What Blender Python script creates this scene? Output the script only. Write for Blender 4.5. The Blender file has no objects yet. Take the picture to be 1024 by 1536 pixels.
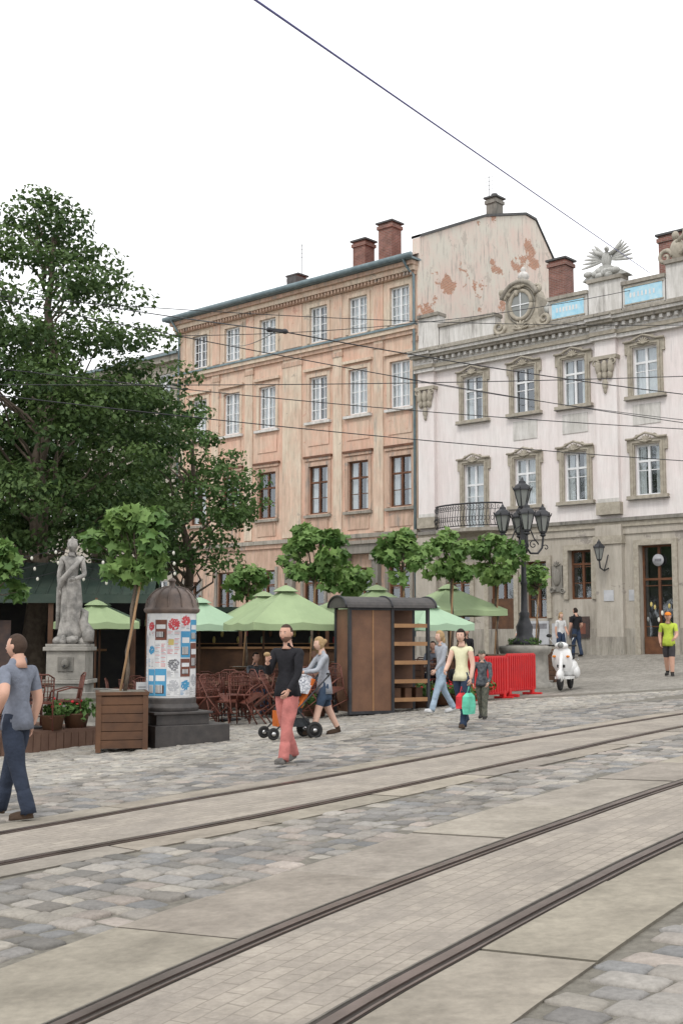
import bpy, math, random
import numpy as np
from mathutils import Vector, Matrix
R=random.Random(7); rng=np.random.default_rng(7)
sc=bpy.context.scene
rad=math.radians
# ------------------------------------------------------------ materials
M={}
def newmat(name):
    m=bpy.data.materials.new(name); m.use_nodes=True
    nt=m.node_tree; b=nt.nodes['Principled BSDF']; M[name]=m
    return m,nt,b
def c4(c): return (c[0],c[1],c[2],1)
def noise(nt,scale,detail=5,vec=None,rough=.6):
    n=nt.nodes.new('ShaderNodeTexNoise'); n.inputs['Scale'].default_value=scale; n.inputs['Detail'].default_value=detail
    n.inputs['Roughness'].default_value=rough
    if vec: nt.links.new(vec,n.inputs['Vector'])
    return n.outputs['Fac']
def ramp(nt,fac,a,b,c0=(0,0,0),c1=(1,1,1)):
    r=nt.nodes.new('ShaderNodeValToRGB'); e=r.color_ramp.elements
    e[0].position=a; e[1].position=b; e[0].color=c4(c0); e[1].color=c4(c1)
    nt.links.new(fac,r.inputs['Fac']); return r.outputs['Color']
def mix(nt,fac,a,b,mode='MIX'):
    n=nt.nodes.new('ShaderNodeMix'); n.data_type='RGBA'; n.blend_type=mode
    for sock,val in ((n.inputs[0],fac),(n.inputs[6],a),(n.inputs[7],b)):
        if isinstance(val,(int,float)): sock.default_value=val
        elif isinstance(val,tuple): sock.default_value=c4(val)
        else: nt.links.new(val,sock)
    return n.outputs[2]
def coord(nt,out='Object',scale=(1,1,1),rot=(0,0,0)):
    t=nt.nodes.new('ShaderNodeTexCoord'); mp=nt.nodes.new('ShaderNodeMapping')
    mp.inputs['Scale'].default_value=scale; mp.inputs['Rotation'].default_value=rot
    nt.links.new(t.outputs[out],mp.inputs['Vector']); return mp.outputs['Vector']
def bump(nt,b,fac,strength=.3,dist=.02):
    n=nt.nodes.new('ShaderNodeBump'); n.inputs['Strength'].default_value=strength; n.inputs['Distance'].default_value=dist
    nt.links.new(fac,n.inputs['Height']); nt.links.new(n.outputs['Normal'],b.inputs['Normal'])
def pm(name,c1,c2=None,rough=.8,scale=4,bs=.15,metal=0,bscale=40,dist=.01):
    m,nt,b=newmat(name)
    if c2 is None: c2=tuple(x*.75 for x in c1)
    v=coord(nt)
    nt.links.new(ramp(nt,noise(nt,scale,6,v),.35,.65,c1,c2),b.inputs['Base Color'])
    b.inputs['Roughness'].default_value=rough; b.inputs['Metallic'].default_value=metal
    b.inputs['Specular IOR Level'].default_value=.3
    if bs: bump(nt,b,noise(nt,bscale,4,v),bs,dist)
    return m
def stucco(name,c1,c2,c3,amt=.58,streak=.35,peel=None,ps=.60):
    m,nt,b=newmat(name); v=coord(nt); v2=coord(nt,scale=(3,3,.35))
    base=mix(nt,ramp(nt,noise(nt,.55,8,v,.65),.42,.58),c1,c2)
    base=mix(nt,ramp(nt,noise(nt,1.1,9,v2,.7),amt,amt+.12),base,c3)
    if peel:
        base=mix(nt,ramp(nt,noise(nt,.7,10,coord(nt,scale=(1,1,1.5)),.72),ps,ps+.015),base,peel)
    s=ramp(nt,noise(nt,2.5,7,v2,.75),.35,.7,(1,1,1),(1-streak,1-streak,1-streak*1.05))
    base=mix(nt,1.0,base,s,'MULTIPLY')
    nt.links.new(base,b.inputs['Base Color']); b.inputs['Roughness'].default_value=.92; b.inputs['Specular IOR Level'].default_value=.15
    bump(nt,b,noise(nt,18,8,v,.7),.35,.03)
def brickmat(name,c1,c2,mortar,sx=.25,sz=.075):
    m,nt,b=newmat(name)
    t=nt.nodes.new('ShaderNodeTexCoord'); sep=nt.nodes.new('ShaderNodeSeparateXYZ'); com=nt.nodes.new('ShaderNodeCombineXYZ')
    nt.links.new(t.outputs['Object'],sep.inputs[0])
    add=nt.nodes.new('ShaderNodeMath'); add.operation='ADD'
    nt.links.new(sep.outputs['X'],add.inputs[0]); nt.links.new(sep.outputs['Y'],add.inputs[1])
    nt.links.new(add.outputs[0],com.inputs['X']); nt.links.new(sep.outputs['Z'],com.inputs['Y'])
    bt=nt.nodes.new('ShaderNodeTexBrick'); bt.inputs['Scale'].default_value=1
    bt.inputs['Brick Width'].default_value=sx; bt.inputs['Row Height'].default_value=sz; bt.inputs['Mortar Size'].default_value=.008
    bt.inputs['Color1'].default_value=c4(c1); bt.inputs['Color2'].default_value=c4(c2); bt.inputs['Mortar'].default_value=c4(mortar)
    nt.links.new(com.outputs[0],bt.inputs['Vector'])
    col=mix(nt,1.0,bt.outputs['Color'],ramp(nt,noise(nt,3,6,coord(nt)),.3,.7,(1,1,1),(.6,.58,.55)),'MULTIPLY')
    nt.links.new(col,b.inputs['Base Color']); b.inputs['Roughness'].default_value=.9
    return m,nt,b,bt
def vcol(name,rough=.8,nscale=25,bs=.4,transl=0,dist=.01,lo=.75,stain=None):
    m,nt,b=newmat(name)
    a=nt.nodes.new('ShaderNodeAttribute'); a.attribute_name='Col'
    v=coord(nt)
    c=mix(nt,1.0,a.outputs['Color'],ramp(nt,noise(nt,nscale,5,v),.3,.7,(1,1,1),(lo,lo,lo)),'MULTIPLY')
    if stain: c=mix(nt,1.0,c,ramp(nt,noise(nt,stain,10,v,.72),.36,.66,(1.08,1.07,1.05),(.66,.65,.63)),'MULTIPLY')
    nt.links.new(c,b.inputs['Base Color']); b.inputs['Roughness'].default_value=rough; b.inputs['Specular IOR Level'].default_value=.3
    if bs: bump(nt,b,noise(nt,nscale*2,4,v),bs,dist)
    if transl:
        tr=nt.nodes.new('ShaderNodeBsdfTranslucent'); nt.links.new(c,tr.inputs['Color'])
        ms=nt.nodes.new('ShaderNodeMixShader'); ms.inputs[0].default_value=transl
        out=nt.nodes['Material Output']
        nt.links.new(b.outputs[0],ms.inputs[1]); nt.links.new(tr.outputs[0],ms.inputs[2]); nt.links.new(ms.outputs[0],out.inputs[0])
stucco('peach',(.72,.47,.36),(.68,.52,.41),(.47,.40,.35),.57,.34,(.60,.36,.28),.60)
stucco('cream',(.71,.60,.48),(.68,.51,.40),(.43,.39,.34),.56,.36,(.48,.41,.34),.61)
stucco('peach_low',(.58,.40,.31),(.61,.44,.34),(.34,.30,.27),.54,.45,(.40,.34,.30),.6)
stucco('pinkwhite',(.79,.72,.705),(.80,.755,.74),(.64,.60,.59),.61,.18)
stucco('whitetrim',(.72,.70,.68),(.64,.62,.59),(.40,.38,.36),.57,.38)
stucco('greystone',(.42,.39,.34),(.34,.31,.27),(.18,.17,.16),.56,.45)
stucco('greywall',(.50,.46,.40),(.44,.40,.345),(.33,.305,.275),.60,.28,(.33,.30,.27),.6)
stucco('darkstone',(.22,.21,.19),(.30,.28,.25),(.12,.12,.11),.55,.4)
stucco('lightgrey',(.56,.56,.54),(.46,.46,.44),(.26,.26,.25),.58,.35)
m,nt,b,bt=brickmat('gable',(.50,.24,.15),(.38,.19,.12),(.5,.42,.35))
v=coord(nt); base=mix(nt,ramp(nt,noise(nt,.5,8,v,.7),.4,.6),(.70,.56,.49),(.66,.62,.54))
base=mix(nt,ramp(nt,noise(nt,2,8,coord(nt,scale=(3,3,.4)),.7),.52,.68),base,(.40,.36,.32))
base=mix(nt,ramp(nt,noise(nt,.8,10,coord(nt),.7),.60,.62),base,(.52,.46,.40))
col=mix(nt,ramp(nt,noise(nt,.42,10,coord(nt,scale=(1,1,1.3)),.68),.575,.585),base,bt.outputs['Color'])
nt.links.new(col,b.inputs['Base Color'])
brickmat('brick',(.30,.13,.10),(.20,.09,.075),(.3,.25,.22))
pm('rooftile',(.34,.13,.09),(.22,.09,.07),scale=3,bscale=12,bs=.5)
pm('gutter',(.20,.26,.28),(.13,.18,.20),rough=.5,scale=3)
pm('darkroof',(.06,.06,.06),(.10,.10,.10),rough=.6)
pm('whiteframe',(.78,.79,.80),(.68,.69,.70),rough=.5)
pm('brownframe',(.16,.07,.035),(.10,.045,.025),rough=.5)
pm('tanstone',(.43,.39,.32),(.30,.27,.22),scale=6,bs=.4,dist=.02)
pm('bluepanel',(.30,.58,.74),(.50,.68,.76),scale=5)
pm('curtain',(.72,.74,.74),(.60,.62,.63),rough=.9)
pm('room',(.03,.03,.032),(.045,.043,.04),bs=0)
pm('iron',(.025,.027,.03),(.045,.045,.05),rough=.45,bs=.1)
pm('wood',(.13,.065,.035),(.075,.04,.025),rough=.6,scale=3)
pm('panelwood',(.19,.10,.06),(.12,.065,.042),rough=.6,scale=2)
pm('lightwood',(.34,.19,.09),(.26,.14,.07),rough=.6)
pm('deckwood',(.13,.075,.055),(.18,.11,.08),rough=.7,scale=3)
pm('rattan',(.15,.05,.035),(.09,.035,.025),rough=.5)
pm('bark',(.15,.12,.09),(.09,.07,.055),scale=8,bs=.6,bscale=20,dist=.03)
pm('stakewood',(.35,.22,.12),(.28,.17,.09))
pm('blackstone',(.05,.047,.046),(.08,.072,.068),rough=.55,scale=6)
pm('copper',(.20,.15,.125),(.12,.095,.085),rough=.5,scale=6)
pm('statuestone',(.42,.40,.37),(.17,.165,.155),scale=5,bs=.6,bscale=25,dist=.03)
pm('pedstone',(.38,.36,.32),(.22,.21,.19),scale=3,bs=.4,dist=.02)
pm('umbgreen',(.33,.42,.235),(.27,.35,.195),rough=.85,scale=1.5,bscale=8,bs=.1)
pm('umbmint',(.36,.50,.35),(.31,.44,.31),rough=.85,scale=1.5)
pm('awning',(.03,.05,.04),(.05,.07,.055),rough=.6,scale=2)
pm('redplastic',(.62,.03,.03),(.52,.025,.03),rough=.4)
pm('scooterwhite',(.78,.78,.77),(.72,.72,.71),rough=.25,bs=0)
pm('rubber',(.02,.02,.02),(.03,.03,.03),rough=.8)
pm('chrome',(.6,.6,.6),(.5,.5,.5),rough=.25,metal=1,bs=0)
pm('railsteel',(.24,.19,.17),(.15,.12,.105),rough=.32,metal=.75,scale=3,bs=.1)
pm('groove',(.035,.03,.027),(.06,.05,.043),rough=.9,scale=6)
pm('joint',(.12,.11,.095),(.18,.165,.14),rough=.95,scale=8,bs=.4)
pm('paper',(.72,.72,.70),(.62,.63,.65),rough=.7)
pm('posterpink',(.60,.08,.10),(.50,.07,.08)); pm('posterblue',(.08,.32,.52),(.07,.26,.45)); pm('posterdark',(.05,.04,.04),(.09,.06,.05))
pm('posteryellow',(.6,.5,.18),(.5,.4,.15)); pm('posterbrown',(.20,.08,.055),(.15,.06,.045)); pm('ink',(.14,.14,.15),(.24,.24,.26))
pm('postergrey',(.40,.41,.43),(.50,.51,.53))
pm('wire',(.03,.03,.035),rough=.5,bs=0); pm('wireblue',(.10,.10,.30),rough=.5,bs=0)
pm('skin',(.58,.35,.26),(.52,.30,.22),rough=.55,bs=.05); pm('skinpale',(.64,.42,.33),(.58,.37,.28),rough=.55,bs=.05)
pm('lips',(.42,.17,.14)); pm('eyewhite',(.6,.57,.55),bs=0); pm('pupil',(.03,.02,.018),bs=0)
def cloth(n,c,c2=None,s=6): pm(n,c,c2 or tuple(x*.72 for x in c),rough=.9,scale=s,bs=.7,bscale=11,dist=.03)
cloth('greytee',(.20,.22,.27)); cloth('jeans',(.035,.055,.10)); cloth('darkjeans',(.03,.04,.065)); cloth('pinkpants',(.56,.20,.18))
cloth('blackjacket',(.018,.018,.022)); cloth('greycardi',(.38,.40,.44)); cloth('bluedress',(.05,.08,.13)); cloth('yellowtop',(.74,.72,.50),(.66,.64,.42))
cloth('camo',(.13,.13,.10),(.05,.055,.045),25); cloth('darktop',(.035,.04,.05),(.12,.13,.14),18); cloth('vest',(.50,.62,.08)); cloth('orange',(.75,.25,.04))
cloth('white',(.7,.7,.7)); cloth('shorts',(.06,.055,.06)); cloth('lightblue',(.35,.45,.55)); cloth('brownshoe',(.07,.045,.03)); cloth('darkshoe',(.04,.038,.036))
cloth('hairdark',(.025,.018,.014)); cloth('hairbrown',(.10,.055,.03)); cloth('hairblond',(.40,.27,.14)); cloth('hairshort',(.07,.045,.033))
cloth('greyshoe',(.16,.15,.14)); cloth('stubble',(.22,.13,.095))
cloth('mintbag',(.15,.60,.42)); cloth('redbag',(.65,.05,.06)); cloth('strollerfab',(.04,.045,.05)); cloth('orangefab',(.65,.16,.03)); cloth('pattern',(.65,.66,.68),(.12,.13,.16),30)
vcol('cobble',.68,30,.5,0,.008,.70,.5); vcol('slab',.85,16,.4,0,.006,.78,1.5); vcol('leaf',.6,3,0,.25,lo=.85); vcol('smallcobble',.85,30,.4,0,.008,.8,.4)
pm('flowerred',(.6,.04,.05),bs=0); pm('bulb',(.75,.73,.65),bs=0); pm('mortar',(.13,.12,.10),(.20,.185,.155),rough=.95,scale=14,bs=.7,bscale=60)
m,nt,b=newmat('glass'); b.inputs['Base Color'].default_value=(.02,.025,.03,1); b.inputs['Roughness'].default_value=.05
gl=nt.nodes.new('ShaderNodeBsdfGlossy'); gl.inputs['Roughness'].default_value=.05; gl.inputs['Color'].default_value=(.8,.85,.9,1)
tr=nt.nodes.new('ShaderNodeBsdfTransparent'); tr.inputs['Color'].default_value=(.85,.88,.88,1); ms=nt.nodes.new('ShaderNodeMixShader'); ms.inputs[0].default_value=.2
nt.links.new(tr.outputs[0],ms.inputs[1]); nt.links.new(gl.outputs[0],ms.inputs[2]); nt.links.new(ms.outputs[0],nt.nodes['Material Output'].inputs[0])
bump(nt,gl,noise(nt,1.6,2,coord(nt)),.15,.03)
m,nt,b=newmat('lampglass'); b.inputs['Base Color'].default_value=(.22,.23,.22,1); b.inputs['Roughness'].default_value=.15
m,nt,b=newmat('setts')
vv=coord(nt,rot=(0,0,rad(-50)))
bt=nt.nodes.new('ShaderNodeTexBrick'); bt.inputs['Scale'].default_value=1; bt.inputs['Brick Width'].default_value=.2; bt.inputs['Row Height'].default_value=.14; bt.inputs['Mortar Size'].default_value=.018
bt.inputs['Mortar Smooth'].default_value=.6
bt.inputs['Color1'].default_value=(.40,.38,.345,1); bt.inputs['Color2'].default_value=(.27,.255,.23,1); bt.inputs['Mortar'].default_value=(.16,.15,.13,1)
dn=nt.nodes.new('ShaderNodeTexNoise'); dn.inputs['Scale'].default_value=4; nt.links.new(vv,dn.inputs['Vector'])
vm=nt.nodes.new('ShaderNodeVectorMath'); vm.operation='MULTIPLY_ADD'; vm.inputs[1].default_value=(.06,.06,.06)
nt.links.new(dn.outputs['Color'],vm.inputs[0]); nt.links.new(vv,vm.inputs[2]); nt.links.new(vm.outputs[0],bt.inputs['Vector'])
c=mix(nt,1.0,bt.outputs['Color'],ramp(nt,noise(nt,.35,8,vv,.7),.35,.65,(1.05,1.04,1.02),(.72,.71,.69)),'MULTIPLY')
nt.links.new(c,b.inputs['Base Color']); b.inputs['Roughness'].default_value=.85; b.inputs['Specular IOR Level'].default_value=.25
bump(nt,b,bt.outputs['Fac'],-.4,.02)
m,nt,b=newmat('paver')
vv=coord(nt,'UV'); bt=nt.nodes.new('ShaderNodeTexBrick'); bt.inputs['Scale'].default_value=1; bt.inputs['Brick Width'].default_value=.21; bt.inputs['Row Height'].default_value=.11; bt.inputs['Mortar Size'].default_value=.006
bt.inputs['Mortar Smooth'].default_value=.4
bt.inputs['Color1'].default_value=(.385,.345,.295,1); bt.inputs['Color2'].default_value=(.33,.295,.255,1); bt.inputs['Mortar'].default_value=(.25,.22,.185,1)
nt.links.new(vv,bt.inputs['Vector'])
bc=mix(nt,ramp(nt,noise(nt,.9,6,coord(nt),.7),.5,.6),bt.outputs['Color'],(.345,.31,.27))
c=mix(nt,1.0,bc,ramp(nt,noise(nt,1.8,10,coord(nt),.76),.36,.66,(1.06,1.05,1.03),(.70,.69,.67)),'MULTIPLY')
c=mix(nt,1.0,c,ramp(nt,noise(nt,22,6,coord(nt),.75),.3,.7,(1.02,1.02,1.02),(.76,.75,.74)),'MULTIPLY')
nt.links.new(c,b.inputs['Base Color']); b.inputs['Roughness'].default_value=.85
bump(nt,b,noise(nt,50,5,coord(nt)),.3,.005)

# ------------------------------------------------------------ mesh builder
class MB:
    def __init__(s): s.v=[];s.f=[];s.m=[];s.s=[];s.n=[]
    def mi(s,n):
        if n not in s.n: s.n.append(n)
        return s.n.index(n)
    def add(s,vs,fs,mat,sm=False,T=None):
        o=len(s.v)
        if T is not None: vs=[tuple(T@Vector(v)) for v in vs]
        s.v+= [tuple(v) for v in vs]; k=s.mi(mat) if isinstance(mat,str) else None
        for i,f in enumerate(fs):
            s.f.append([a+o for a in f]); s.m.append(k if k is not None else s.mi(mat[i])); s.s.append(sm)
    def box(s,x0,x1,y0,y1,z0,z1,mat,T=None):
        vs=[(x,y,z) for z in (z0,z1) for y in (y0,y1) for x in (x0,x1)]
        s.add(vs,[(0,2,3,1),(4,5,7,6),(0,1,5,4),(2,6,7,3),(0,4,6,2),(1,3,7,5)],mat,False,T)
    def prism(s,poly,y0,y1,mat,T=None):
        n=len(poly); vs=[(x,y0,z) for x,z in poly]+[(x,y1,z) for x,z in poly]
        s.add(vs,[tuple(range(n)),tuple(range(2*n-1,n-1,-1))]+[(i,i+n,(i+1)%n+n,(i+1)%n) for i in range(n)],mat,False,T)
    def lathe(s,prof,c,mat,seg=16,T=None,sm=True,rip=None,sx=1,sy=1,caps=True):
        vs=[];fs=[]
        for j,(r,z) in enumerate(prof):
            for i in range(seg):
                a=2*math.pi*i/seg; rr=r*(1+(rip(a,z) if rip else 0))
                vs.append((c[0]+rr*math.cos(a)*sx,c[1]+rr*math.sin(a)*sy,c[2]+z))
        for j in range(len(prof)-1):
            for i in range(seg): fs.append((j*seg+i,j*seg+(i+1)%seg,(j+1)*seg+(i+1)%seg,(j+1)*seg+i))
        if caps: fs.append(tuple(range(seg-1,-1,-1))); fs.append(tuple(range((len(prof)-1)*seg,len(prof)*seg)))
        s.add(vs,fs,mat,sm,T)
    def ell(s,c,r,mat,T=None,nu=10,nv=7):
        vs=[(c[0],c[1],c[2]-r[2])];fs=[]
        for j in range(1,nv):
            t=-math.pi/2+math.pi*j/nv
            for i in range(nu):
                a=2*math.pi*i/nu; vs.append((c[0]+r[0]*math.cos(t)*math.cos(a),c[1]+r[1]*math.cos(t)*math.sin(a),c[2]+r[2]*math.sin(t)))
        vs.append((c[0],c[1],c[2]+r[2])); L=len(vs)-1
        for i in range(nu): fs.append((0,1+(i+1)%nu,1+i)); fs.append((L,L-nu+i,L-nu+(i+1)%nu))
        for j in range(nv-2):
            for i in range(nu):
                a=1+j*nu; fs.append((a+i,a+(i+1)%nu,a+nu+(i+1)%nu,a+nu+i))
        s.add(vs,fs,mat,True,T)
    def tube(s,pts,r,mat,seg=6,T=None,closed=False):
        pts=[Vector(p) for p in pts]; n=len(pts)
        rs=r if isinstance(r,(list,tuple)) else [r]*n
        vs=[];fs=[];up=None
        for k in range(n):
            if closed: d=pts[(k+1)%n]-pts[k-1]
            else: d=pts[min(k+1,n-1)]-pts[max(k-1,0)]
            d=d.normalized() if d.length>1e-9 else Vector((0,0,1))
            if up is None: up=Vector((0,0,1)) if abs(d.z)<.9 else Vector((1,0,0))
            a=up-d*up.dot(d)
            if a.length<1e-4: a=d.orthogonal()
            a.normalize(); up=a; b_=d.cross(a)
            for i in range(seg):
                t=2*math.pi*i/seg; vs.append(pts[k]+(a*math.cos(t)+b_*math.sin(t))*rs[k])
        for k in range(n if closed else n-1):
            k2=(k+1)%n
            for i in range(seg): fs.append((k*seg+i,k*seg+(i+1)%seg,k2*seg+(i+1)%seg,k2*seg+i))
        if not closed: fs.append(tuple(range(seg-1,-1,-1))); fs.append(tuple(range((n-1)*seg,n*seg)))
        s.add(vs,fs,mat,True,T)
    def mesh(s,name):
        me=bpy.data.meshes.new(name); me.from_pydata(s.v,[],s.f)
        for n in s.n: me.materials.append(M[n])
        me.polygons.foreach_set('material_index',s.m); me.polygons.foreach_set('use_smooth',s.s); me.update(); return me
    def build(s,name,parent=None,loc=(0,0,0),rz=0,bevel=0):
        o=bpy.data.objects.new(name,s.mesh(name)); sc.collection.objects.link(o); o.location=loc; o.rotation_euler=(0,0,rz)
        if parent: o.parent=parent
        if bevel:
            b=o.modifiers.new('b','BEVEL'); b.width=bevel; b.segments=2; b.limit_method='ANGLE'
        return o
def empty(name,loc=(0,0,0),rz=0):
    e=bpy.data.objects.new(name,None); sc.collection.objects.link(e); e.location=loc; e.rotation_euler=(0,0,rz); return e
def inst(name,me,loc,rz=0,scale=1):
    o=bpy.data.objects.new(name,me); sc.collection.objects.link(o); o.location=loc; o.rotation_euler=(0,0,rz); o.scale=(scale,)*3; return o
def colmesh(name,V,F,C,mat,smooth=False,parent=None):
    me=bpy.data.meshes.new(name)
    me.from_pydata(V.tolist(),[],F if isinstance(F,list) else F.tolist()); me.materials.append(M[mat])
    at=me.color_attributes.new('Col','FLOAT_COLOR','CORNER')
    ls=np.zeros(len(me.polygons),dtype=np.int32); me.polygons.foreach_get('loop_total',ls)
    cc=np.repeat(np.c_[C,np.ones(len(C))],ls,axis=0).astype(np.float32); at.data.foreach_set('color',cc.ravel())
    if smooth: me.polygons.foreach_set('use_smooth',[True]*len(me.polygons))
    o=bpy.data.objects.new(name,me); sc.collection.objects.link(o)
    if parent: o.parent=parent
    return o
def gz(x,y):
    xc=max(-40,min(40,x)); r=max(0,min(y,75)-33); k=.045*(r*r/8 if r<4 else r-2)
    return .055*xc+k
def gza(x,y):
    xc=np.clip(x,-40,40); r=np.maximum(0,np.minimum(y,75)-33); return .055*xc+.045*np.where(r<4,r*r/8,r-2)
# ------------------------------------------------------------ ground
xs=np.array([-900,-300,-120,-70]+list(np.arange(-42,43,1.5))+[70,120,300,900.]); ys=np.array([-600,-200,-60,-20]+list(np.arange(-8,82,1.5))+[100,150,300,1200.])
X,Y=np.meshgrid(xs,ys); V=np.c_[X.ravel(),Y.ravel(),(gza(X,Y)-.02).ravel()]; nx=len(xs)
F=[(j*nx+i,j*nx+i+1,(j+1)*nx+i+1,(j+1)*nx+i) for j in range(len(ys)-1) for i in range(nx-1)]
me=bpy.data.meshes.new('ground'); me.from_pydata(V.tolist(),[],F); me.materials.append(M['setts'])
g=bpy.data.objects.new('ground',me); sc.collection.objects.link(g)
def cr(P,step=.2):
    P=[np.array(p,float) for p in P]; P=[2*P[0]-P[1]]+P+[2*P[-1]-P[-2]]; out=[]
    for i in range(1,len(P)-2):
        a,b_,c_,d=P[i-1:i+3]; n=max(2,int(np.linalg.norm(c_-b_)/step))
        for k in range(n):
            t=k/n; out.append(.5*((2*b_)+(-a+c_)*t+(2*a-5*b_+4*c_-d)*t*t+(-a+3*b_-3*c_+d)*t**3))
    out.append(P[-2]); return np.array(out)
CA=cr([(-14,.5),(-7,7.1),(-3.09,11.1),(-1.7,12.6),(0,14.3),(2.75,17.45),(5.65,20.3),(10,24),(17,29)])
CB=cr([(-13.5,-2),(-6.6,5.6),(-2.64,9.5),(-1.2,10.85),(0,12.15),(2.2,14.7),(5.15,18.1),(9.8,22.4),(17,27.5)])
CC=cr([(-5,-3),(-2.55,2.9),(-1.22,5.35),(-.68,6.32),(-.03,7.38),(.89,8.71),(1.85,10.02),(3.36,12.0),(6,15.1),(10,19),(18,25)])
CD=cr([(-3.6,-3),(-1.3,2.9),(-.06,5.17),(.62,6.26),(1.37,7.4),(2.5,9.0),(4.8,12),(9,16.6),(18,23.5)])
def nrm(C):
    d=np.gradient(C,axis=0); d/=np.linalg.norm(d,axis=1)[:,None]; return np.c_[-d[:,1],d[:,0]]
def sd(C,P):
    out=np.zeros(len(P)); N=nrm(C)
    for i in range(0,len(P),2000):
        D=P[i:i+2000,None,:]-C[None]; k=np.argmin((D**2).sum(2),1); out[i:i+2000]=(D[np.arange(len(k)),k]*N[k]).sum(1)
    return out
def ribbon(mb,E0,E1,z,mat,bot=None):
    n=len(E0); vs=[(p[0],p[1],gz(*p)+z) for p in E0]+[(p[0],p[1],gz(*p)+z) for p in E1]
    fs=[(i,i+n,i+n+1,i+1) for i in range(n-1)]
    mb.add(vs,fs,mat)
    if bot is not None:
        for E in (E0,E1):
            vs=[(p[0],p[1],gz(*p)+z) for p in E]+[(p[0],p[1],gz(*p)+bot) for p in E]
            mb.add(vs,fs,mat)
def track(C1,C2,eo=.55,ei=.6):
    tr=empty('tram_track')
    mb=MB()
    for C in (C1,C2):
        N=nrm(C)
        ribbon(mb,C+N*.085,C-N*.085,.001,'groove')
        ribbon(mb,C+N*.035,C-N*.03,.012,'railsteel',-.001)
        ribbon(mb,C-N*.062,C-N*.078,.008,'railsteel',-.001)
        ribbon(mb,C+N*.075,C+N*.088,.006,'joint',-.001)
    mb.build('rails',tr)
    V=[];F=[];Cc=[]
    def slabs(C,o0,o1,L=1.7):
        N=nrm(C); seg=int(L/.2); i=R.randint(0,4)
        while i<len(C)-2:
            j=min(i+seg,len(C)-1); b0=len(V); col=np.array([.37,.333,.285])*R.uniform(.82,1.08)*np.array([1,R.uniform(.98,1.01),R.uniform(.95,1.02)])
            rng_=list(range(i,j+1)); dz=R.uniform(-.004,.004)
            pts=[]
            for q,k in enumerate(rng_):
                p=C[k].copy()
                dvec=(C[min(k+1,len(C)-1)]-C[max(k-1,0)]); dvec/=np.linalg.norm(dvec)
                if q==0: p=p+dvec*.012
                if q==len(rng_)-1: p=p-dvec*.012
                pts.append((p,N[k]))
            n=len(pts)
            for zz in (dz,-.03):
                for o in (o0,o1):
                    for p,nn in pts:
                        w=p+nn*o; V.append((w[0],w[1],gz(*w)+zz))
            for q in range(n-1):
                F.append((b0+q,b0+n+q,b0+n+q+1,b0+q+1)); Cc.append(col)
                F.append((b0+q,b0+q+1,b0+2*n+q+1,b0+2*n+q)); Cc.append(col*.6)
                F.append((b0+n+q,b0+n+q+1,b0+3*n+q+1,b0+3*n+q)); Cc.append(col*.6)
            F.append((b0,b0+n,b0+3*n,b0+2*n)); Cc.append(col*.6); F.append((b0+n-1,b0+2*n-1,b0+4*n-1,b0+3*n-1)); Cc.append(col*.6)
            i=j
    slabs(C1,.09,eo); slabs(C2,-.09,-ei)
    colmesh('concrete_slabs',np.array(V),F,np.array(Cc),'slab',parent=tr)
    n=len(C1)
    N=nrm(C1); P1=C1-N*.088
    idx=[int(np.argmin(((C2-p)**2).sum(1))) for p in C1]; N2=nrm(C2)
    P2=np.array([C2[k]+N2[k]*.088 for k in idx])
    vs=[];fs=[];uv=[];L=0
    for i in range(n):
        if i: L+=np.linalg.norm(C1[i]-C1[i-1])
        W=np.linalg.norm(P2[i]-P1[i])
        for t in (0,.33,.66,1):
            w=P1[i]*(1-t)+P2[i]*t; vs.append((w[0],w[1],gz(*w)-.001)); uv.append((L,t*W))
    for i in range(n-1):
        for k in range(3): fs.append((i*4+k,i*4+k+1,i*4+k+5,i*4+k+4))
    me=bpy.data.meshes.new('paving_between_rails'); me.from_pydata(vs,[],fs); me.materials.append(M['paver'])
    u=me.uv_layers.new(); 
    for l in me.loops: u.data[l.index].uv=uv[l.vertex_index]
    o=bpy.data.objects.new('paving_between_rails',me); sc.collection.objects.link(o); o.parent=tr
track(CA,CB,.5,.5); track(CC,CD,.95,.7)
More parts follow.
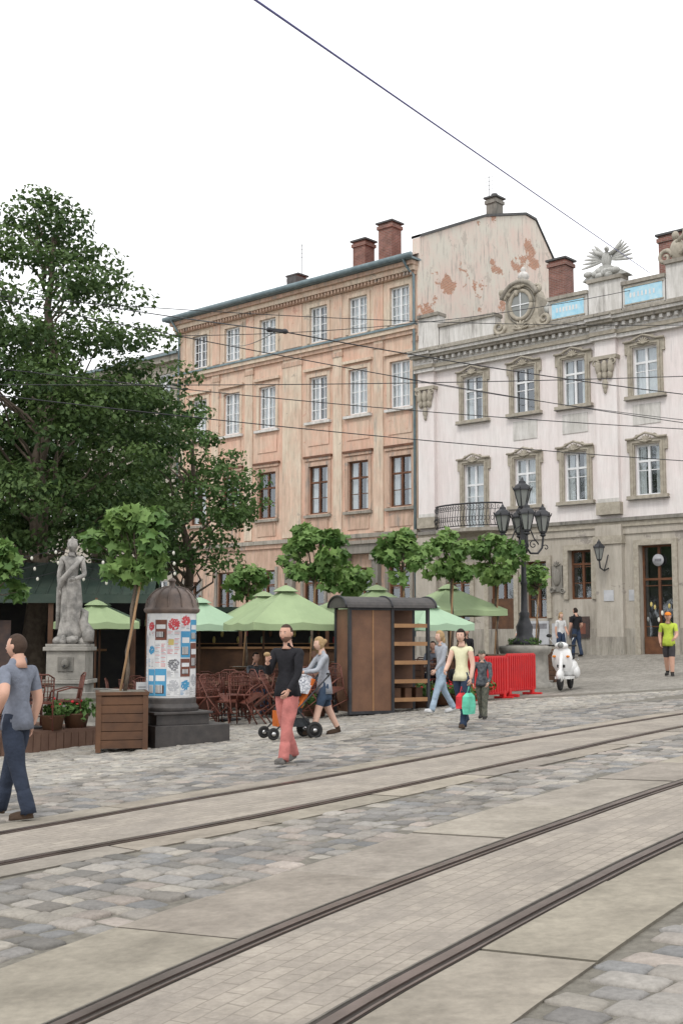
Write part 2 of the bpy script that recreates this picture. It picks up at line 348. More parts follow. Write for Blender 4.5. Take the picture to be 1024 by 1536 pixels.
def cobbles(name,P,along,size_t,size_q,region,pal,mat,hump=.012):
    th=math.atan2(along[1],along[0]); t=np.array([math.cos(th),math.sin(th)]); q=np.array([-t[1],t[0]])
    cen=[];sz=[]
    a=-40.
    (x0,x1,y0,y1)=P
    while a<45:
        w=size_t*rng.uniform(.85,1.15)
        b_=-45.+rng.uniform(0,.2)
        n=int(90/size_q*1.1); l=size_q*rng.uniform(.7,1.4,n); e=b_+np.cumsum(l); c_=e-l/2
        pts=t[None]*(a+w/2)+q[None]*c_[:,None]+t[None]*(.05*np.sin(c_*.7+a*.3))[:,None]
        k=(pts[:,0]>x0)&(pts[:,0]<x1)&(pts[:,1]>y0)&(pts[:,1]<y1)&(np.abs(pts[:,0])<.42*pts[:,1]+1.6)
        cen.append(pts[k]); sz.append(np.c_[np.full(k.sum(),w),l[k]]); a+=w
    cen=np.concatenate(cen); sz=np.concatenate(sz); k=region(cen); cen=cen[k]; sz=sz[k]; n=len(cen)
    gap=.014; hw=(sz[:,0]-gap)/2; hl=(sz[:,1]-gap)/2
    ox=np.array([-1,-.8,.8,1,1,.8,-.8,-1]); oy=np.array([-.82,-1,-1,-.82,.82,1,1,.82])
    rings=[(1,-.05),(1,-hump),(.8,0)]
    V=np.zeros((n,25,3)); tilt=rng.normal(0,.035,(n,2)); dz=rng.normal(0,.005,n)
    jit=rng.normal(0,.0045,(n,8,2)); ang=rng.normal(0,.035,n); skew=rng.normal(0,.05,(n,1))
    for r,(s_,z_) in enumerate(rings):
        u=(ox[None]*hw[:,None]+jit[:,:,0])*s_; w=(oy[None]*hl[:,None]+jit[:,:,1])*s_; w=w+u*skew
        u2=u*np.cos(ang)[:,None]-w*np.sin(ang)[:,None]; w2=u*np.sin(ang)[:,None]+w*np.cos(ang)[:,None]
        x=cen[:,0,None]+u2*t[0]+w2*q[0]; y=cen[:,1,None]+u2*t[1]+w2*q[1]
        V[:,r*8:(r+1)*8,0]=x; V[:,r*8:(r+1)*8,1]=y
        V[:,r*8:(r+1)*8,2]=gza(x,y)+z_+dz[:,None]+u*tilt[:,0:1]+w*tilt[:,1:2]
    V[:,24,:2]=cen; V[:,24,2]=gza(cen[:,0],cen[:,1])+.002+dz
    base=[]
    for r in range(2):
        for i in range(8): base.append((r*8+i,r*8+(i+1)%8,(r+1)*8+(i+1)%8,(r+1)*8+i))
    tri=[(16+i,16+(i+1)%8,24) for i in range(8)]
    F=[]
    pal=np.array(pal); ci=rng.integers(0,len(pal),n); col=pal[ci]*rng.uniform(.80,1.15,(n,1))
    for i in range(n):
        o=i*25
        F+=[tuple(a_+o for a_ in f) for f in base]; F+=[tuple(a_+o for a_ in f) for f in tri]
    C=np.repeat(col,24,axis=0)
    colmesh(name,V.reshape(-1,3),F,C,mat,True)
pal=[(.315,.30,.28),(.36,.335,.305),(.25,.24,.23),(.41,.38,.335),(.34,.31,.28),(.24,.24,.24),(.35,.33,.305),(.285,.265,.24),(.375,.33,.295),(.285,.275,.265),(.215,.205,.19)]
def reg(P):
    a,b_,c_,d=sd(CA,P),sd(CB,P),sd(CC,P),sd(CD,P)
    return ((b_<-.56)&(c_>1.02))|(d<-.80)|((a>.56)&(a<3.0))
cobbles('cobblestone_pavement',(-9,12,3.2,24),(.66,.75),.185,.25,reg,pal,'cobble')
pal2=[(.37,.355,.325),(.43,.405,.36),(.33,.315,.295),(.40,.37,.33)]
def reg2(P): return sd(CA,P)>=3.03
cobbles('sett_pavement',(-9,12,12,27),(.66,.75),.15,.15,reg2,pal2,'smallcobble',.007)
mb=MB(); xs=np.arange(-14,18.1,1.0); ys=np.arange(1,28.1,1.0)
vs=[(x,y,gz(x,y)-.014) for y in ys for x in xs]; nx=len(xs)
mb.add(vs,[(j*nx+i,j*nx+i+1,(j+1)*nx+i+1,(j+1)*nx+i) for j in range(len(ys)-1) for i in range(nx-1)],'mortar'); mb.build('pavement_bed')

# ------------------------------------------------------------ buildings
BL=(3.25,50.4,0); BR=math.atan2(-.665,.747)
def wall(mb,s0,s1,z0,z1,ops,m,y=0,rev=.22,mr=None):
    xs=sorted({s0,s1,*[v for o in ops for v in o[:2] if s0<v<s1]}); zs=sorted({z0,z1,*[v for o in ops for v in o[2:4] if z0<v<z1]})
    for i in range(len(xs)-1):
        for j in range(len(zs)-1):
            cx=(xs[i]+xs[i+1])/2; cz=(zs[j]+zs[j+1])/2
            if any(o[0]<cx<o[1] and o[2]<cz<o[3] for o in ops): continue
            mb.add([(xs[i],y,zs[j]),(xs[i+1],y,zs[j]),(xs[i+1],y,zs[j+1]),(xs[i],y,zs[j+1])],[(0,1,2,3)],m)
    for a,b_,c_,d in [o[:4] for o in ops]:
        c2=max(c_,z0); d2=min(d,z1)
        if c2>=d2: continue
        q=[(a,c2),(b_,c2),(b_,d2),(a,d2)]
        for k in range(4):
            p,r=q[k],q[(k+1)%4]
            if k==0 and c_<z0: continue
            if k==2 and d>z1: continue
            mb.add([(p[0],y,p[1]),(r[0],y,r[1]),(r[0],y+rev,r[1]),(p[0],y+rev,p[1])],[(0,1,2,3)],mr or m)
def win(mb,a,b_,c_,d,fm,rows=3,cols=2,y=0,rev=.2,transom=None,cur=None,thin=.03):
    f=.07; yf=y+rev-.10
    mb.box(a,a+f,yf,yf+.08,c_,d,fm); mb.box(b_-f,b_,yf,yf+.08,c_,d,fm)
    mb.box(a+f,b_-f,yf+.002,yf+.08,d-f,d,fm); mb.box(a+f,b_-f,yf+.002,yf+.08,c_,c_+f,fm)
    mx=(a+b_)/2; mb.box(mx-.045,mx+.045,yf-.015,yf+.07,c_+f,d-f,fm)
    if transom: zt=c_+(d-c_)*transom; mb.box(a+f,b_-f,yf-.01,yf+.065,zt-.04,zt+.04,fm)
    for k in range(1,rows):
        z=c_+(d-c_)*k/rows; mb.box(a+f,b_-f,yf+.015,yf+.06,z-thin/2,z+thin/2,fm)
    for h in (0,1):
        h0,h1=(a+f,mx-.045) if h==0 else (mx+.045,b_-f)
        for k in range(1,cols): x=h0+(h1-h0)*k/cols; mb.box(x-thin/2,x+thin/2,yf+.012,yf+.058,c_+f,d-f,fm)
    mb.add([(a,yf+.05,c_),(b_,yf+.05,c_),(b_,yf+.05,d),(a,yf+.05,d)],[(0,1,2,3)],'glass')
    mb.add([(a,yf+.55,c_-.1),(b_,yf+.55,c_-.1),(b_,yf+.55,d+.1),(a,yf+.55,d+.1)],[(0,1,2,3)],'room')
    cur=R.random() if cur is None else cur
    w=b_-a
    if cur>.15:
        k=.5 if cur>.6 else .3
        for (p,q) in ((a,a+w*k),(b_-w*k,b_)):
            n=8; vs=[];
            for i in range(n+1):
                x=p+(q-p)*i/n; yy=yf+.16+(.03 if i%2 else 0); vs+=[(x,yy,c_),(x,yy,d)]
            mb.add(vs,[(2*i,2*i+2,2*i+3,2*i+1) for i in range(n)],'curtain')
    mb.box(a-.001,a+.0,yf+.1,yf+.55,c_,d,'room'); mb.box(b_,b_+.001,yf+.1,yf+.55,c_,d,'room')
oh=empty('orange_townhouse',BL,BR)
cols_=[-.95,-3.35,-5.75,-9.06,-11.53,-13.9]
ops=[]; WN=MB(); TR=MB(); W=MB()
for c_ in cols_:
    ops+=[(c_-.55,c_+.55,15.12,16.8),(c_-.56,c_+.56,11.45,13.5),(c_-.6,c_+.6,7.15,9.35)]
gops=[(-9.7,-8.4,2.4,4.7),(-12.4,-11.2,2.4,4.7),(-3.75,-2.35,.2,4.6),(-6.6,-5.3,2.2,4.8),(-14.8,-13.6,.3,4.3),(-1.6,-.4,1.8,4.6)]
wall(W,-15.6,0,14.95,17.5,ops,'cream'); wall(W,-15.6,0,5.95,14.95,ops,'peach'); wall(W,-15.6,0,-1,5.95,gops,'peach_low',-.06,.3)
W.box(-15.6,-15.59,0,11,-1,17.5,'cream')
for i,c_ in enumerate(cols_):
    win(WN,c_-.55,c_+.55,15.12,16.8,'whiteframe',4,2)
    win(WN,c_-.56,c_+.56,11.45,13.5,'whiteframe',4,2)
    win(WN,c_-.6,c_+.6,7.15,9.35,'brownframe',3,1,transom=.66)
    for (z0,z1,hw,mt) in ((15.12,16.8,.55,'cream'),(11.45,13.5,.56,'cream'),(7.15,9.35,.6,'peach_low')):
        TR.box(c_-hw-.17,c_-hw,-.05,.0,z0,z1+.17,mt); TR.box(c_+hw,c_+hw+.17,-.05,.0,z0,z1+.17,mt); TR.box(c_-hw,c_+hw,-.05,.0,z1,z1+.17,mt)
    TR.box(c_-.8,c_+.8,-.16,0,11.28,11.40,'whitetrim'); TR.box(c_-.85,c_+.85,-.15,0,13.78,13.9,'cream')
    TR.box(c_-.86,c_+.86,-.14,0,9.72,9.82,'brownframe'); TR.box(c_-.82,c_+.82,-.10,0,9.60,9.72,'peach_low')
    TR.box(c_-.8,c_+.8,-.16,0,6.98,7.10,'greystone'); TR.box(c_-.62,c_+.62,-.04,0,6.3,6.9,'peach_low'); TR.box(c_-.65,c_+.65,-.035,0,10.3,11.1,'peach')
for s in (-2.15,-4.55,-7.4,-10.3,-12.7,-.12,-15.3):
    w=.26 if s not in(-7.4,) else .6
    if s==-.12: w=.12
    TR.box(s-w,s+w,-.06,0,6.15,14.6,'cream'); TR.box(s-w,s+w,-.04,0,15.1,17.1,'peach')
    TR.box(s-w-.05,s+w+.05,-.09,0,14.2,14.42,'peach_low'); 
TR.box(-15.7,.0,-.2,.0,14.72,14.9,'cream'); TR.box(-15.75,.0,-.26,.0,14.9,14.99,'gutter')
TR.box(-15.7,.0,-.12,.0,14.55,14.72,'peach_low')
TR.box(-15.7,.05,-.22,.0,5.9,6.08,'greystone'); TR.box(-15.7,.02,-.14,.0,5.7,5.9,'peach_low')
TR.box(-15.7,.0,-.15,0,17.12,17.3,'peach_low'); TR.box(-15.75,.02,-.28,0,17.3,17.52,'cream'); TR.box(-15.85,.05,-.42,0,17.52,17.7,'peach_low')
for k in range(78): TR.box(-15.6+k*.2,-15.5+k*.2,-.24,-.14,17.14,17.28,'peach_low')
TR.box(-16.0,.15,-.6,.1,17.72,17.80,'gutter')
TR.tube([(-16.05,-.66,17.84),(.2,-.66,17.84)],.12,'gutter',10)
TR.tube([(-.3,-.66,17.8),(-.3,-.3,17.45),(-.08,-.14,17.1),(-.08,-.14,.5)],.06,'gutter',8)
TR.tube([(-15.5,-.66,17.8),(-15.4,-.14,17.1),(-15.4,-.14,.5)],.055,'gutter',8)
TR.box(-4.1,-3.8,-.35,-.06,.2,5.2,'darkstone'); TR.box(-2.3,-2.0,-.35,-.06,.2,5.2,'darkstone'); TR.box(-4.25,-1.85,-.45,-.06,5.2,5.6,'darkstone'); TR.box(-4.35,-1.75,-.55,-.06,5.6,5.75,'greystone')
TR.box(-4.2,-3.7,-.42,-.06,4.9,5.15,'greystone'); TR.box(-2.4,-1.9,-.42,-.06,4.9,5.15,'greystone')
TR.box(-7.6,-7.1,-.3,-.06,.2,5.7,'darkstone')
for o in gops:
    win(WN,*o,'brownframe',3,1,y=-.06,transom=.7,cur=0)
    TR.box(o[0]-.15,o[0],-.12,-.06,max(o[2],.5),o[3]+.15,'greystone'); TR.box(o[1],o[1]+.15,-.12,-.06,max(o[2],.5),o[3]+.15,'greystone')
W.build('walls',oh); WN.build('windows',oh); TR.build('cornices_and_trim',oh)
RF=MB()
RF.add([(-16,-.6,17.81),(.1,-.6,17.81),(.1,8.6,21.7),(-13,8.6,21.7)],[(0,1,2,3)],'rooftile')
RF.add([(.1,8.6,21.7),(.1,11.2,19.6),(-16,11.2,19.6),(-13,8.6,21.7)],[(0,1,2,3)],'rooftile')
RF.add([(-16,-.6,17.81),(-13,8.6,21.7),(-16,11.2,19.6)],[(0,1,2)],'rooftile')
prof=[(0,-1),(11.1,-1),(11.1,20.1),(9.3,21.95),(8.4,22.0),(5,21.0),(0,18.75)]
n=len(prof)
RF.add([(0.14,y,z) for y,z in prof]+[(-.25,y,z) for y,z in prof],[tuple(range(n)),tuple(range(2*n-1,n-1,-1))]+[(i,(i+1)%n,(i+1)%n+n,i+n) for i in range(n)],'gable')
RF.build('roof_and_gable',oh)
cap=MB()
for i in range(2,6):
    a,b_=prof[i],prof[(i+1)%n]
    cap.add([(.2,a[0],a[1]+.01),(.2,b_[0],b_[1]+.01),(-.3,b_[0],b_[1]+.01),(-.3,a[0],a[1]+.01),(.2,a[0],a[1]+.13),(.2,b_[0],b_[1]+.13),(-.3,b_[0],b_[1]+.13),(-.3,a[0],a[1]+.13)],[(4,5,6,7),(0,1,5,4),(3,2,6,7)],'darkroof')
cap.build('gable_coping',oh)
CH=MB()
def chim(mb,s,y,w,d,z0,z1,m='brick'):
    mb.box(s-w/2,s+w/2,y-d/2,y+d/2,z0,z1,m); mb.box(s-w/2-.06,s+w/2+.06,y-d/2-.06,y+d/2+.06,z1-.28,z1-.12,m); mb.box(s-w/2-.1,s+w/2+.1,y-d/2-.1,y+d/2+.1,z1-.02,z1+.06,'darkroof')
chim(CH,-3.3,2.2,.8,.7,18,20.7); chim(CH,-4.9,2.2,.75,.7,18,20.2); chim(CH,-10.6,3.6,.7,.6,18.5,20.0); chim(CH,-.3,6.4,.55,.6,20,22.35,'darkstone')
CH.tube([(-.3,6.4,22.3),(-.3,6.4,22.6)],.16,'darkroof',8)
CH.box(-9.0,-8.4,1.2,2.2,18.3,19.1,'darkroof'); CH.box(-14.3,-13.6,1.6,2.4,18.3,18.8,'darkroof')
for (s,y,z0,z1) in ((-9.7,3,19,21.4),(-.6,6.4,22,23.6)):
    CH.tube([(s,y,z0),(s,y,z1)],.015,'wire',5); 
    for k in range(4): CH.tube([(s-.25,y,z1-.2*k-.1),(s+.25,y,z1-.2*k-.1)],.01,'wire',4)
CH.build('chimneys',oh)

# ---- white baroque building
wb=empty('white_baroque_building',BL,BR)
W=MB(); WN=MB(); TR=MB(); OR=MB()
wc=[2.9,5.36,7.61,10.6,13.2,15.6]; S1=20
ops=[]
for i,c_ in enumerate(wc):
    ops.append((c_-.5,c_+.5,10.42,12.25)); ops.append((c_-.5,c_+.5,5.95 if i==0 else 6.72,8.6))
gops=[(1.5,2.7,2.2,4.4),(3.6,4.8,.2,4.0),(5.3,6.3,2.3,4.5),(7.25,8.25,3.0,4.85),(10.2,11.5,.5,4.9),(12.8,13.9,3.0,4.85),(15.1,16.2,3,4.85)]
wall(W,.0,S1,5.95,12.7,ops,'pinkwhite'); wall(W,.0,S1,-1,5.95,gops,'greywall',-.08,.35)
W.box(S1-.01,S1,0,11,-1,14,'pinkwhite'); W.box(.145,S1,.35,.4,13.3,14.3,'whitetrim')
W.box(.15,S1,.6,11,13.4,14.2,'darkroof')
def shell(mb,s,y,z,r,mat,n=7):
    for k in range(n):
        a=math.pi*(k+.5)/n; T=Matrix.Translation((s,y,z))@Matrix.Rotation(-(a-math.pi/2),4,'Y')
        mb.ell((0,0,r*.55),(r*.16,r*.22,r*.55),mat,T,8,6)
    mb.ell((s,y-.03,z),(r*.3,r*.3,r*.22),mat)
def scroll(mb,s,y,z,r,mat,sgn=1,th=.05,turns=1.4,a0=0):
    pts=[]
    for k in range(22):
        t=k/21; a=a0+sgn*t*turns*2*math.pi; rr=r*(1-t*.85); pts.append((s+rr*math.cos(a),y,z+rr*math.sin(a)))
    mb.tube(pts,[th*(1-.5*k/21) for k in range(22)],mat,6)
for i,c_ in enumerate(wc):
    for (z0,z1) in ((10.42,12.25),(5.95 if i==0 else 6.72,8.6)):
        win(WN,c_-.5,c_+.5,z0,z1,'whiteframe',2,1,transom=.68,cur=.9 if i==0 and z0<6 else None)
        f=.2
        TR.box(c_-.5-f,c_-.5,-.09,0,z0,z1,'tanstone'); TR.box(c_+.5,c_+.5+f,-.09,0,z0,z1,'tanstone'); TR.box(c_-.5-f,c_+.5+f,-.092,0,z1,z1+f,'tanstone')
        TR.box(c_-.62,c_-.56,-.13,-.09,z0,z1+.1,'tanstone'); TR.box(c_+.56,c_+.62,-.13,-.09,z0,z1+.1,'tanstone'); TR.box(c_-.56,c_+.56,-.13,-.092,z1+.06,z1+.12,'tanstone')
        if z0>6: TR.box(c_-.8,c_+.8,-.2,0,z0-.12,z0,'tanstone'); TR.box(c_-.82,c_+.82,-.21,0,z0-.145,z0-.12,'darkstone')
        TR.box(c_-.8,c_-.5-f,-.085,0,z1-.25,z1+f,'tanstone'); TR.box(c_+.5+f,c_+.8,-.085,0,z1-.25,z1+f,'tanstone')
        pts=[(c_-.82,-.14,z1+f+.02),(c_-.5,-.16,z1+f+.02),(c_-.25,-.18,z1+f+.12),(c_,-.19,z1+f+.2),(c_+.25,-.18,z1+f+.12),(c_+.5,-.16,z1+f+.02),(c_+.82,-.14,z1+f+.02)]
        OR.tube(pts,.045,'tanstone',6); shell(OR,c_,-.15,z1+.08,.24,'tanstone')
        scroll(OR,c_-.36,-.14,z1+.27,.09,'tanstone',1,.03); scroll(OR,c_+.36,-.14,z1+.27,.09,'tanstone',-1,.03,a0=math.pi)
    if i>0:
        TR.box(c_-.55,c_+.55,-.03,0,9.35,10.1,'whitetrim')
for (a,b_) in ((.16,1.0),(8.62,9.5),(17.2,18.2)):
    TR.box(a,b_,-.2,0,6.2,12.7,'pinkwhite'); TR.box(a-.05,b_+.05,-.26,0,6.1,6.55,'tanstone'); TR.box(a,b_,-.22,-.2,6.56,6.7,'whitetrim')
    mx=(a+b_)/2
    TR.box(a-.08,b_+.08,-.34,0,11.95,12.08,'tanstone')
    for k in (-1,0,1):
        OR.ell((mx+k*.26,-.27,11.65),(.13,.12,.28),'tanstone'); OR.ell((mx+k*.22,-.26,11.35),(.11,.1,.18),'tanstone')
    scroll(OR,mx-.36,-.3,11.82,.15,'tanstone',1,.05); scroll(OR,mx+.36,-.3,11.82,.15,'tanstone',-1,.05,a0=math.pi)
    OR.ell((mx,-.26,11.0),(.12,.08,.22),'tanstone'); OR.ell((mx,-.25,10.78),(.07,.06,.14),'tanstone')
    TR.box(a-.1,b_+.1,-.3,-.08,-.5,5.7,'greywall'); TR.box(a-.15,b_+.15,-.36,-.08,5.0,5.3,'tanstone'); TR.box(a-.14,b_+.14,-.38,-.08,.2,1.6,'greystone')
TR.box(.14,S1,-.28,0,5.82,5.95,'darkstone'); TR.box(.14,S1,-.2,0,5.62,5.82,'tanstone'); TR.box(.14,S1,-.14,-.08,5.35,5.62,'greywall')
TR.box(.14,10.0,-.16,-.08,-1,1.9,'greystone'); TR.box(11.7,S1,-.16,-.08,-1,1.9,'greystone')
ent=[(12.7,12.85,-.22,'whitetrim'),(12.85,13.0,-.3,'tanstone'),(13.0,13.25,-.24,'whitetrim'),(13.25,13.36,-.5,'greystone'),(13.36,13.48,-.62,'whitetrim'),(13.48,13.56,-.7,'greystone')]
for (z0,z1,y,mt) in ent:
    TR.box(.14,S1,y,0.3,z0,z1,mt)
    for (a,b_) in ((.16,1.0),(8.62,9.5),(17.2,18.2)): TR.box(a-.1,b_+.1,y-.14,y,z0+.002,z1-.002,mt)
for k in range(66): TR.box(.3+k*.3,.42+k*.3,-.42,-.24,13.1,13.24,'whitetrim')
def parapet(a,b_,z1=14.55):
    TR.box(a,b_,-.1,.35,13.56,z1,'whitetrim'); TR.box(a-.03,b_+.03,-.2,.42,z1,z1+.14,'greystone'); TR.box(a,b_,-.16,-.1,13.56,13.8,'greystone')
parapet(.14,1.2,15.1); parapet(1.25,4.05); parapet(6.6,8.3,14.65); parapet(8.35,9.75,15.0); parapet(9.8,11.5,14.65); parapet(11.55,12.3,15.1); parapet(12.35,16.8,14.65); parapet(16.85,18.6,15)
TR.box(6.75,8.15,-.135,-.1,13.92,14.52,'bluepanel'); TR.box(9.9,11.4,-.135,-.1,13.92,14.52,'bluepanel'); TR.box(13,14.4,-.135,-.1,13.98,14.48,'bluepanel')
for (a,b_) in ((6.75,8.15),(9.9,11.4)):
    for k in range(7): 
        x=a+.2+(b_-a-.4)*k/7; TR.box(x,x+.07,-.142,-.136,14.14,14.32,'paper')
    for z in (13.87,14.53): TR.box(a-.05,b_+.05,-.15,-.1,z,z+.04,'tanstone')
oc=5.35; oz=14.75
pl=[(oc-1.15,13.56),(oc-1.1,13.9),(oc-.8,14.15),(oc-.72,15.0),(oc-.55,15.35),(oc-.25,15.55),(oc+.25,15.55),(oc+.55,15.35),(oc+.72,15.0),(oc+.8,14.15),(oc+1.1,13.9),(oc+1.15,13.56)]
OR.prism(pl[::-1],-.15,.6,'tanstone')
def ring(mb,r,th,y,mat,a0=0,a1=2*math.pi,n=28,sz=1.15):
    pts=[(oc+r*math.cos(a0+(a1-a0)*k/n),y,oz+sz*r*math.sin(a0+(a1-a0)*k/n)) for k in range(n+1)]
    mb.tube(pts,th,mat,8)
ring(OR,.5,.09,-.18,'tanstone'); ring(OR,.63,.05,-.16,'greystone'); ring(OR,.88,.09,-.3,'greystone',rad(20),rad(160),16,1.05); ring(OR,.78,.07,-.24,'tanstone',rad(20),rad(160),16,1.05)
OR.lathe([(.0,0),(.46,0),(.46,.02)],(0,0,0),'lampglass',24,Matrix.Translation((oc,-.17,oz))@Matrix.Rotation(rad(90),4,'X')@Matrix.Diagonal((1,1.15,1,1)),False)
OR.box(oc-.02,oc+.02,-.22,-.19,oz-.5,oz+.5,'whiteframe'); OR.box(oc-.43,oc+.43,-.22,-.19,oz-.02,oz+.02,'whiteframe')
scroll(OR,oc-1.05,-.15,14.0,.3,'tanstone',-1,.1); scroll(OR,oc+1.05,-.15,14.0,.3,'tanstone',1,.1,a0=math.pi)
scroll(OR,oc-.8,-.2,15.25,.2,'tanstone',1,.08); scroll(OR,oc+.8,-.2,15.25,.2,'tanstone',-1,.08,a0=math.pi)
shell(OR,oc,-.25,15.45,.36,'tanstone',7); shell(OR,oc,-.22,13.75,.35,'tanstone',7)
for k in range(8): OR.ell((oc+R.uniform(-.9,.9),-.2,R.choice([13.85,15.3])+R.uniform(-.1,.1)),(.12,.1,.14),'tanstone')
OR.lathe([(.12,0),(.16,.05),(.07,.15),(.2,.3),(.24,.42),(.18,.55),(.08,.62),(.12,.7),(.03,.82)],(oc-.1,.2,15.6),'whitetrim',12)
ec=9.05
OR.prism([(ec-.95,15.14),(ec+.95,15.14),(ec+.75,15.3),(ec+.4,15.5),(ec+.15,15.62),(ec-.15,15.62),(ec-.4,15.5),(ec-.75,15.3)],-.1,.4,'lightgrey')
for k in range(12): OR.ell((ec+R.uniform(-.7,.7),-.1,15.22+R.uniform(0,.2)),(R.uniform(.1,.22),.15,R.uniform(.08,.16)),'lightgrey')
OR.ell((ec,.1,15.85),(.19,.2,.36),'lightgrey'); OR.ell((ec+.08,-.02,16.25),(.09,.12,.11),'lightgrey'); OR.lathe([(.05,0),(.0,.15)],(0,0,0),'lightgrey',8,Matrix.Translation((ec+.12,-.12,16.25))@Matrix.Rotation(rad(100),4,'X'))
for sg in (-1,1):
    for k in range(7):
        a=rad(-8+k*9); L=.95-.05*k
        T=Matrix.Translation((ec+sg*.12,.12+.02*k,15.85+.04*k))@Matrix.Rotation(sg*(math.pi/2-a),4,'Y')
        OR.ell((0,0,L*.55),(.06,.035,L*.52),'lightgrey',T,6,6)
    OR.tube([(ec+sg*.1,.1,16.05),(ec+sg*.4,.1,16.2),(ec+sg*.6,.1,16.4)],[.09,.07,.03],'lightgrey',6)
OR.ell((11.95,.1,15.6),(.3,.25,.45),'tanstone'); OR.ell((11.9,.05,16.15),(.14,.14,.18),'tanstone'); scroll(OR,11.5,.0,15.4,.3,'tanstone',1,.1); scroll(OR,12.4,0,15.4,.3,'tanstone',-1,.1,a0=math.pi)
OR.tube([(11.9,0,15.8),(12.3,-.1,16.1),(12.35,-.1,16.5)],[.09,.07,.05],'tanstone')
OR.lathe([(.12,0),(.2,.15),(.22,.3),(.1,.42),(.04,.55)],(6.5,.1,14.2),'lightgrey',10)
chim(OR,4.95,3.6,.8,.7,14.2,17.5); chim(OR,10.35,3.2,1.0,.8,14.2,17.3)
BA=MB(); zb=5.78
nb=24; edge=[]
for k in range(nb+1):
    t=k/nb; s_=1.2+3.2*t; y=-.25-.75*math.sin(math.pi*t)**.45; edge.append((s_,y))
n=len(edge)
BA.add([(a,b_,zb) for a,b_ in edge]+[(a,b_,zb+.14) for a,b_ in edge]+[(a,-.08,zb) for a,b_ in edge]+[(a,-.08,zb+.14) for a,b_ in edge],
 [(i,i+1,n+i+1,n+i) for i in range(n-1)]+[(i,2*n+i,2*n+i+1,i+1) for i in range(n-1)]+[(n+i,n+i+1,3*n+i+1,3*n+i) for i in range(n-1)],'greystone')
BA.tube([(a,b_,zb+1.1) for a,b_ in edge],.035,'iron'); BA.tube([(a,b_,zb+.22) for a,b_ in edge],.02,'iron'); BA.tube([(a,b_,zb+.85) for a,b_ in edge],.012,'iron')
for k in range(0,nb+1):
    a,b_=edge[k]; BA.tube([(a,b_,zb+.2),(a,b_-.1,zb+.45),(a,b_-.03,zb+.8),(a,b_,zb+1.1)],.016,'iron',4)
    if k<nb:
        a2,b2=edge[k+1]; mx,my=(a+a2)/2,(b_+b2)/2
        for zz,rr in ((.5,.07),(.95,.05)):
            BA.tube([(mx+rr*math.cos(t),my-.07,zb+zz+rr*1.3*math.sin(t)) for t in [2*math.pi*q/8 for q in range(8)]],.012,'iron',4,closed=True)
for s_ in (1.7,3.9): BA.box(s_-.12,s_+.12,-.5,-.08,5.4,5.78,'tanstone')
BA.build('balcony',wb)
for o in gops:
    fm='brownframe'; win(WN,*o,fm,3,1,y=-.08,rev=.33,transom=.72,cur=0)
    TR.box(o[0]-.2,o[0],-.17,-.08,max(o[2],.5),o[3]+.2,'tanstone'); TR.box(o[1],o[1]+.2,-.17,-.08,max(o[2],.5),o[3]+.2,'tanstone'); TR.box(o[0],o[1],-.17,-.08,o[3],o[3]+.2,'tanstone')
WN.box(10.27,11.43,.06,.10,.5,1.6,'brownframe'); WN.lathe([(0,0),(.22,0),(.22,.02)],(0,0,0),'postergrey',16,Matrix.Translation((10.85,.09,4.35))@Matrix.Rotation(rad(90),4,'X')); WN.box(10.72,10.98,.055,.066,4.3,4.4,'ink')
for k in range(7): WN.ell((10.4+.14*k,.07,2.0+R.uniform(0,.9)),(.05,.03,.09),R.choice(['lampglass','posteryellow','posterpink','bulb']))
WN.box(3.65,4.75,.02,.08,.4,3.1,'wood')
TR.box(6.55,7.0,-.16,-.08,3.3,4.3,'darkstone'); OR.ell((6.77,-.18,3.85),(.17,.07,.33),'darkstone'); shell(OR,6.77,-.17,4.3,.18,'darkstone',5); scroll(OR,6.55,-.16,3.35,.12,'darkstone'); scroll(OR,7.0,-.16,3.35,.12,'darkstone',-1)
TR.box(5.55,6.4,-.22,-.17,1.3,2.2,'postergrey'); TR.box(5.62,6.33,-.225,-.221,1.9,2.1,'ink'); TR.box(7.3,8.15,-.22,-.17,1.55,2.35,'posterdark'); TR.box(7.45,8.0,-.225,-.221,1.7,2.1,'posterbrown')
TR.box(6.55,7.15,-.22,-.17,1.3,2.1,'postergrey'); TR.box(9.75,10.0,-.1,-.081,2.9,3.3,'postergrey')
TR.box(8.85,9.25,-.33,-.301,2.9,3.3,'postergrey')
def lantern(mb,c,h,r,T=None):
    x,y,z=c
    mb.lathe([(r*.3,0),(r*.45,.02*h),(r*.5,.08*h)],c,'iron',6,T,False)
    mb.lathe([(r*.48,.08*h),(r*.95,.6*h)],c,'lampglass',6,T,False)
    for i in range(6):
        a=2*math.pi*i/6; mb.tube([(x+r*.5*math.cos(a),y+r*.5*math.sin(a),z+.08*h),(x+r*math.cos(a),y+r*math.sin(a),z+.6*h)],r*.07,'iron',4,T)
    mb.lathe([(r*1.12,.58*h),(r*1.1,.63*h),(r*.8,.74*h),(r*.45,.8*h),(r*.4,.87*h),(r*.2,.9*h),(r*.12,.95*h),(0,1.02*h)],c,'iron',6,T,False)
    for i in range(6):
        a=2*math.pi*i/6; mb.tube([(x+r*1.1*math.cos(a),y+r*1.1*math.sin(a),z+.6*h),(x+r*1.2*math.cos(a),y+r*1.2*math.sin(a),z+.7*h)],r*.06,'iron',4,T)
L=MB(); lantern(L,(9.05,-.95,4.35),.8,.2); L.tube([(9.05,-.3,4.1),(9.05,-.6,4.0),(9.05,-.9,4.1),(9.05,-.95,4.36)],.03,'iron'); L.tube([(9.05,-.3,4.6),(9.05,-.45,4.3),(9.05,-.6,4.02)],.02,'iron'); L.build('wall_lantern',wb)
W.build('walls',wb); WN.build('windows',wb); TR.build('cornices_and_trim',wb); OR.build('ornaments',wb)
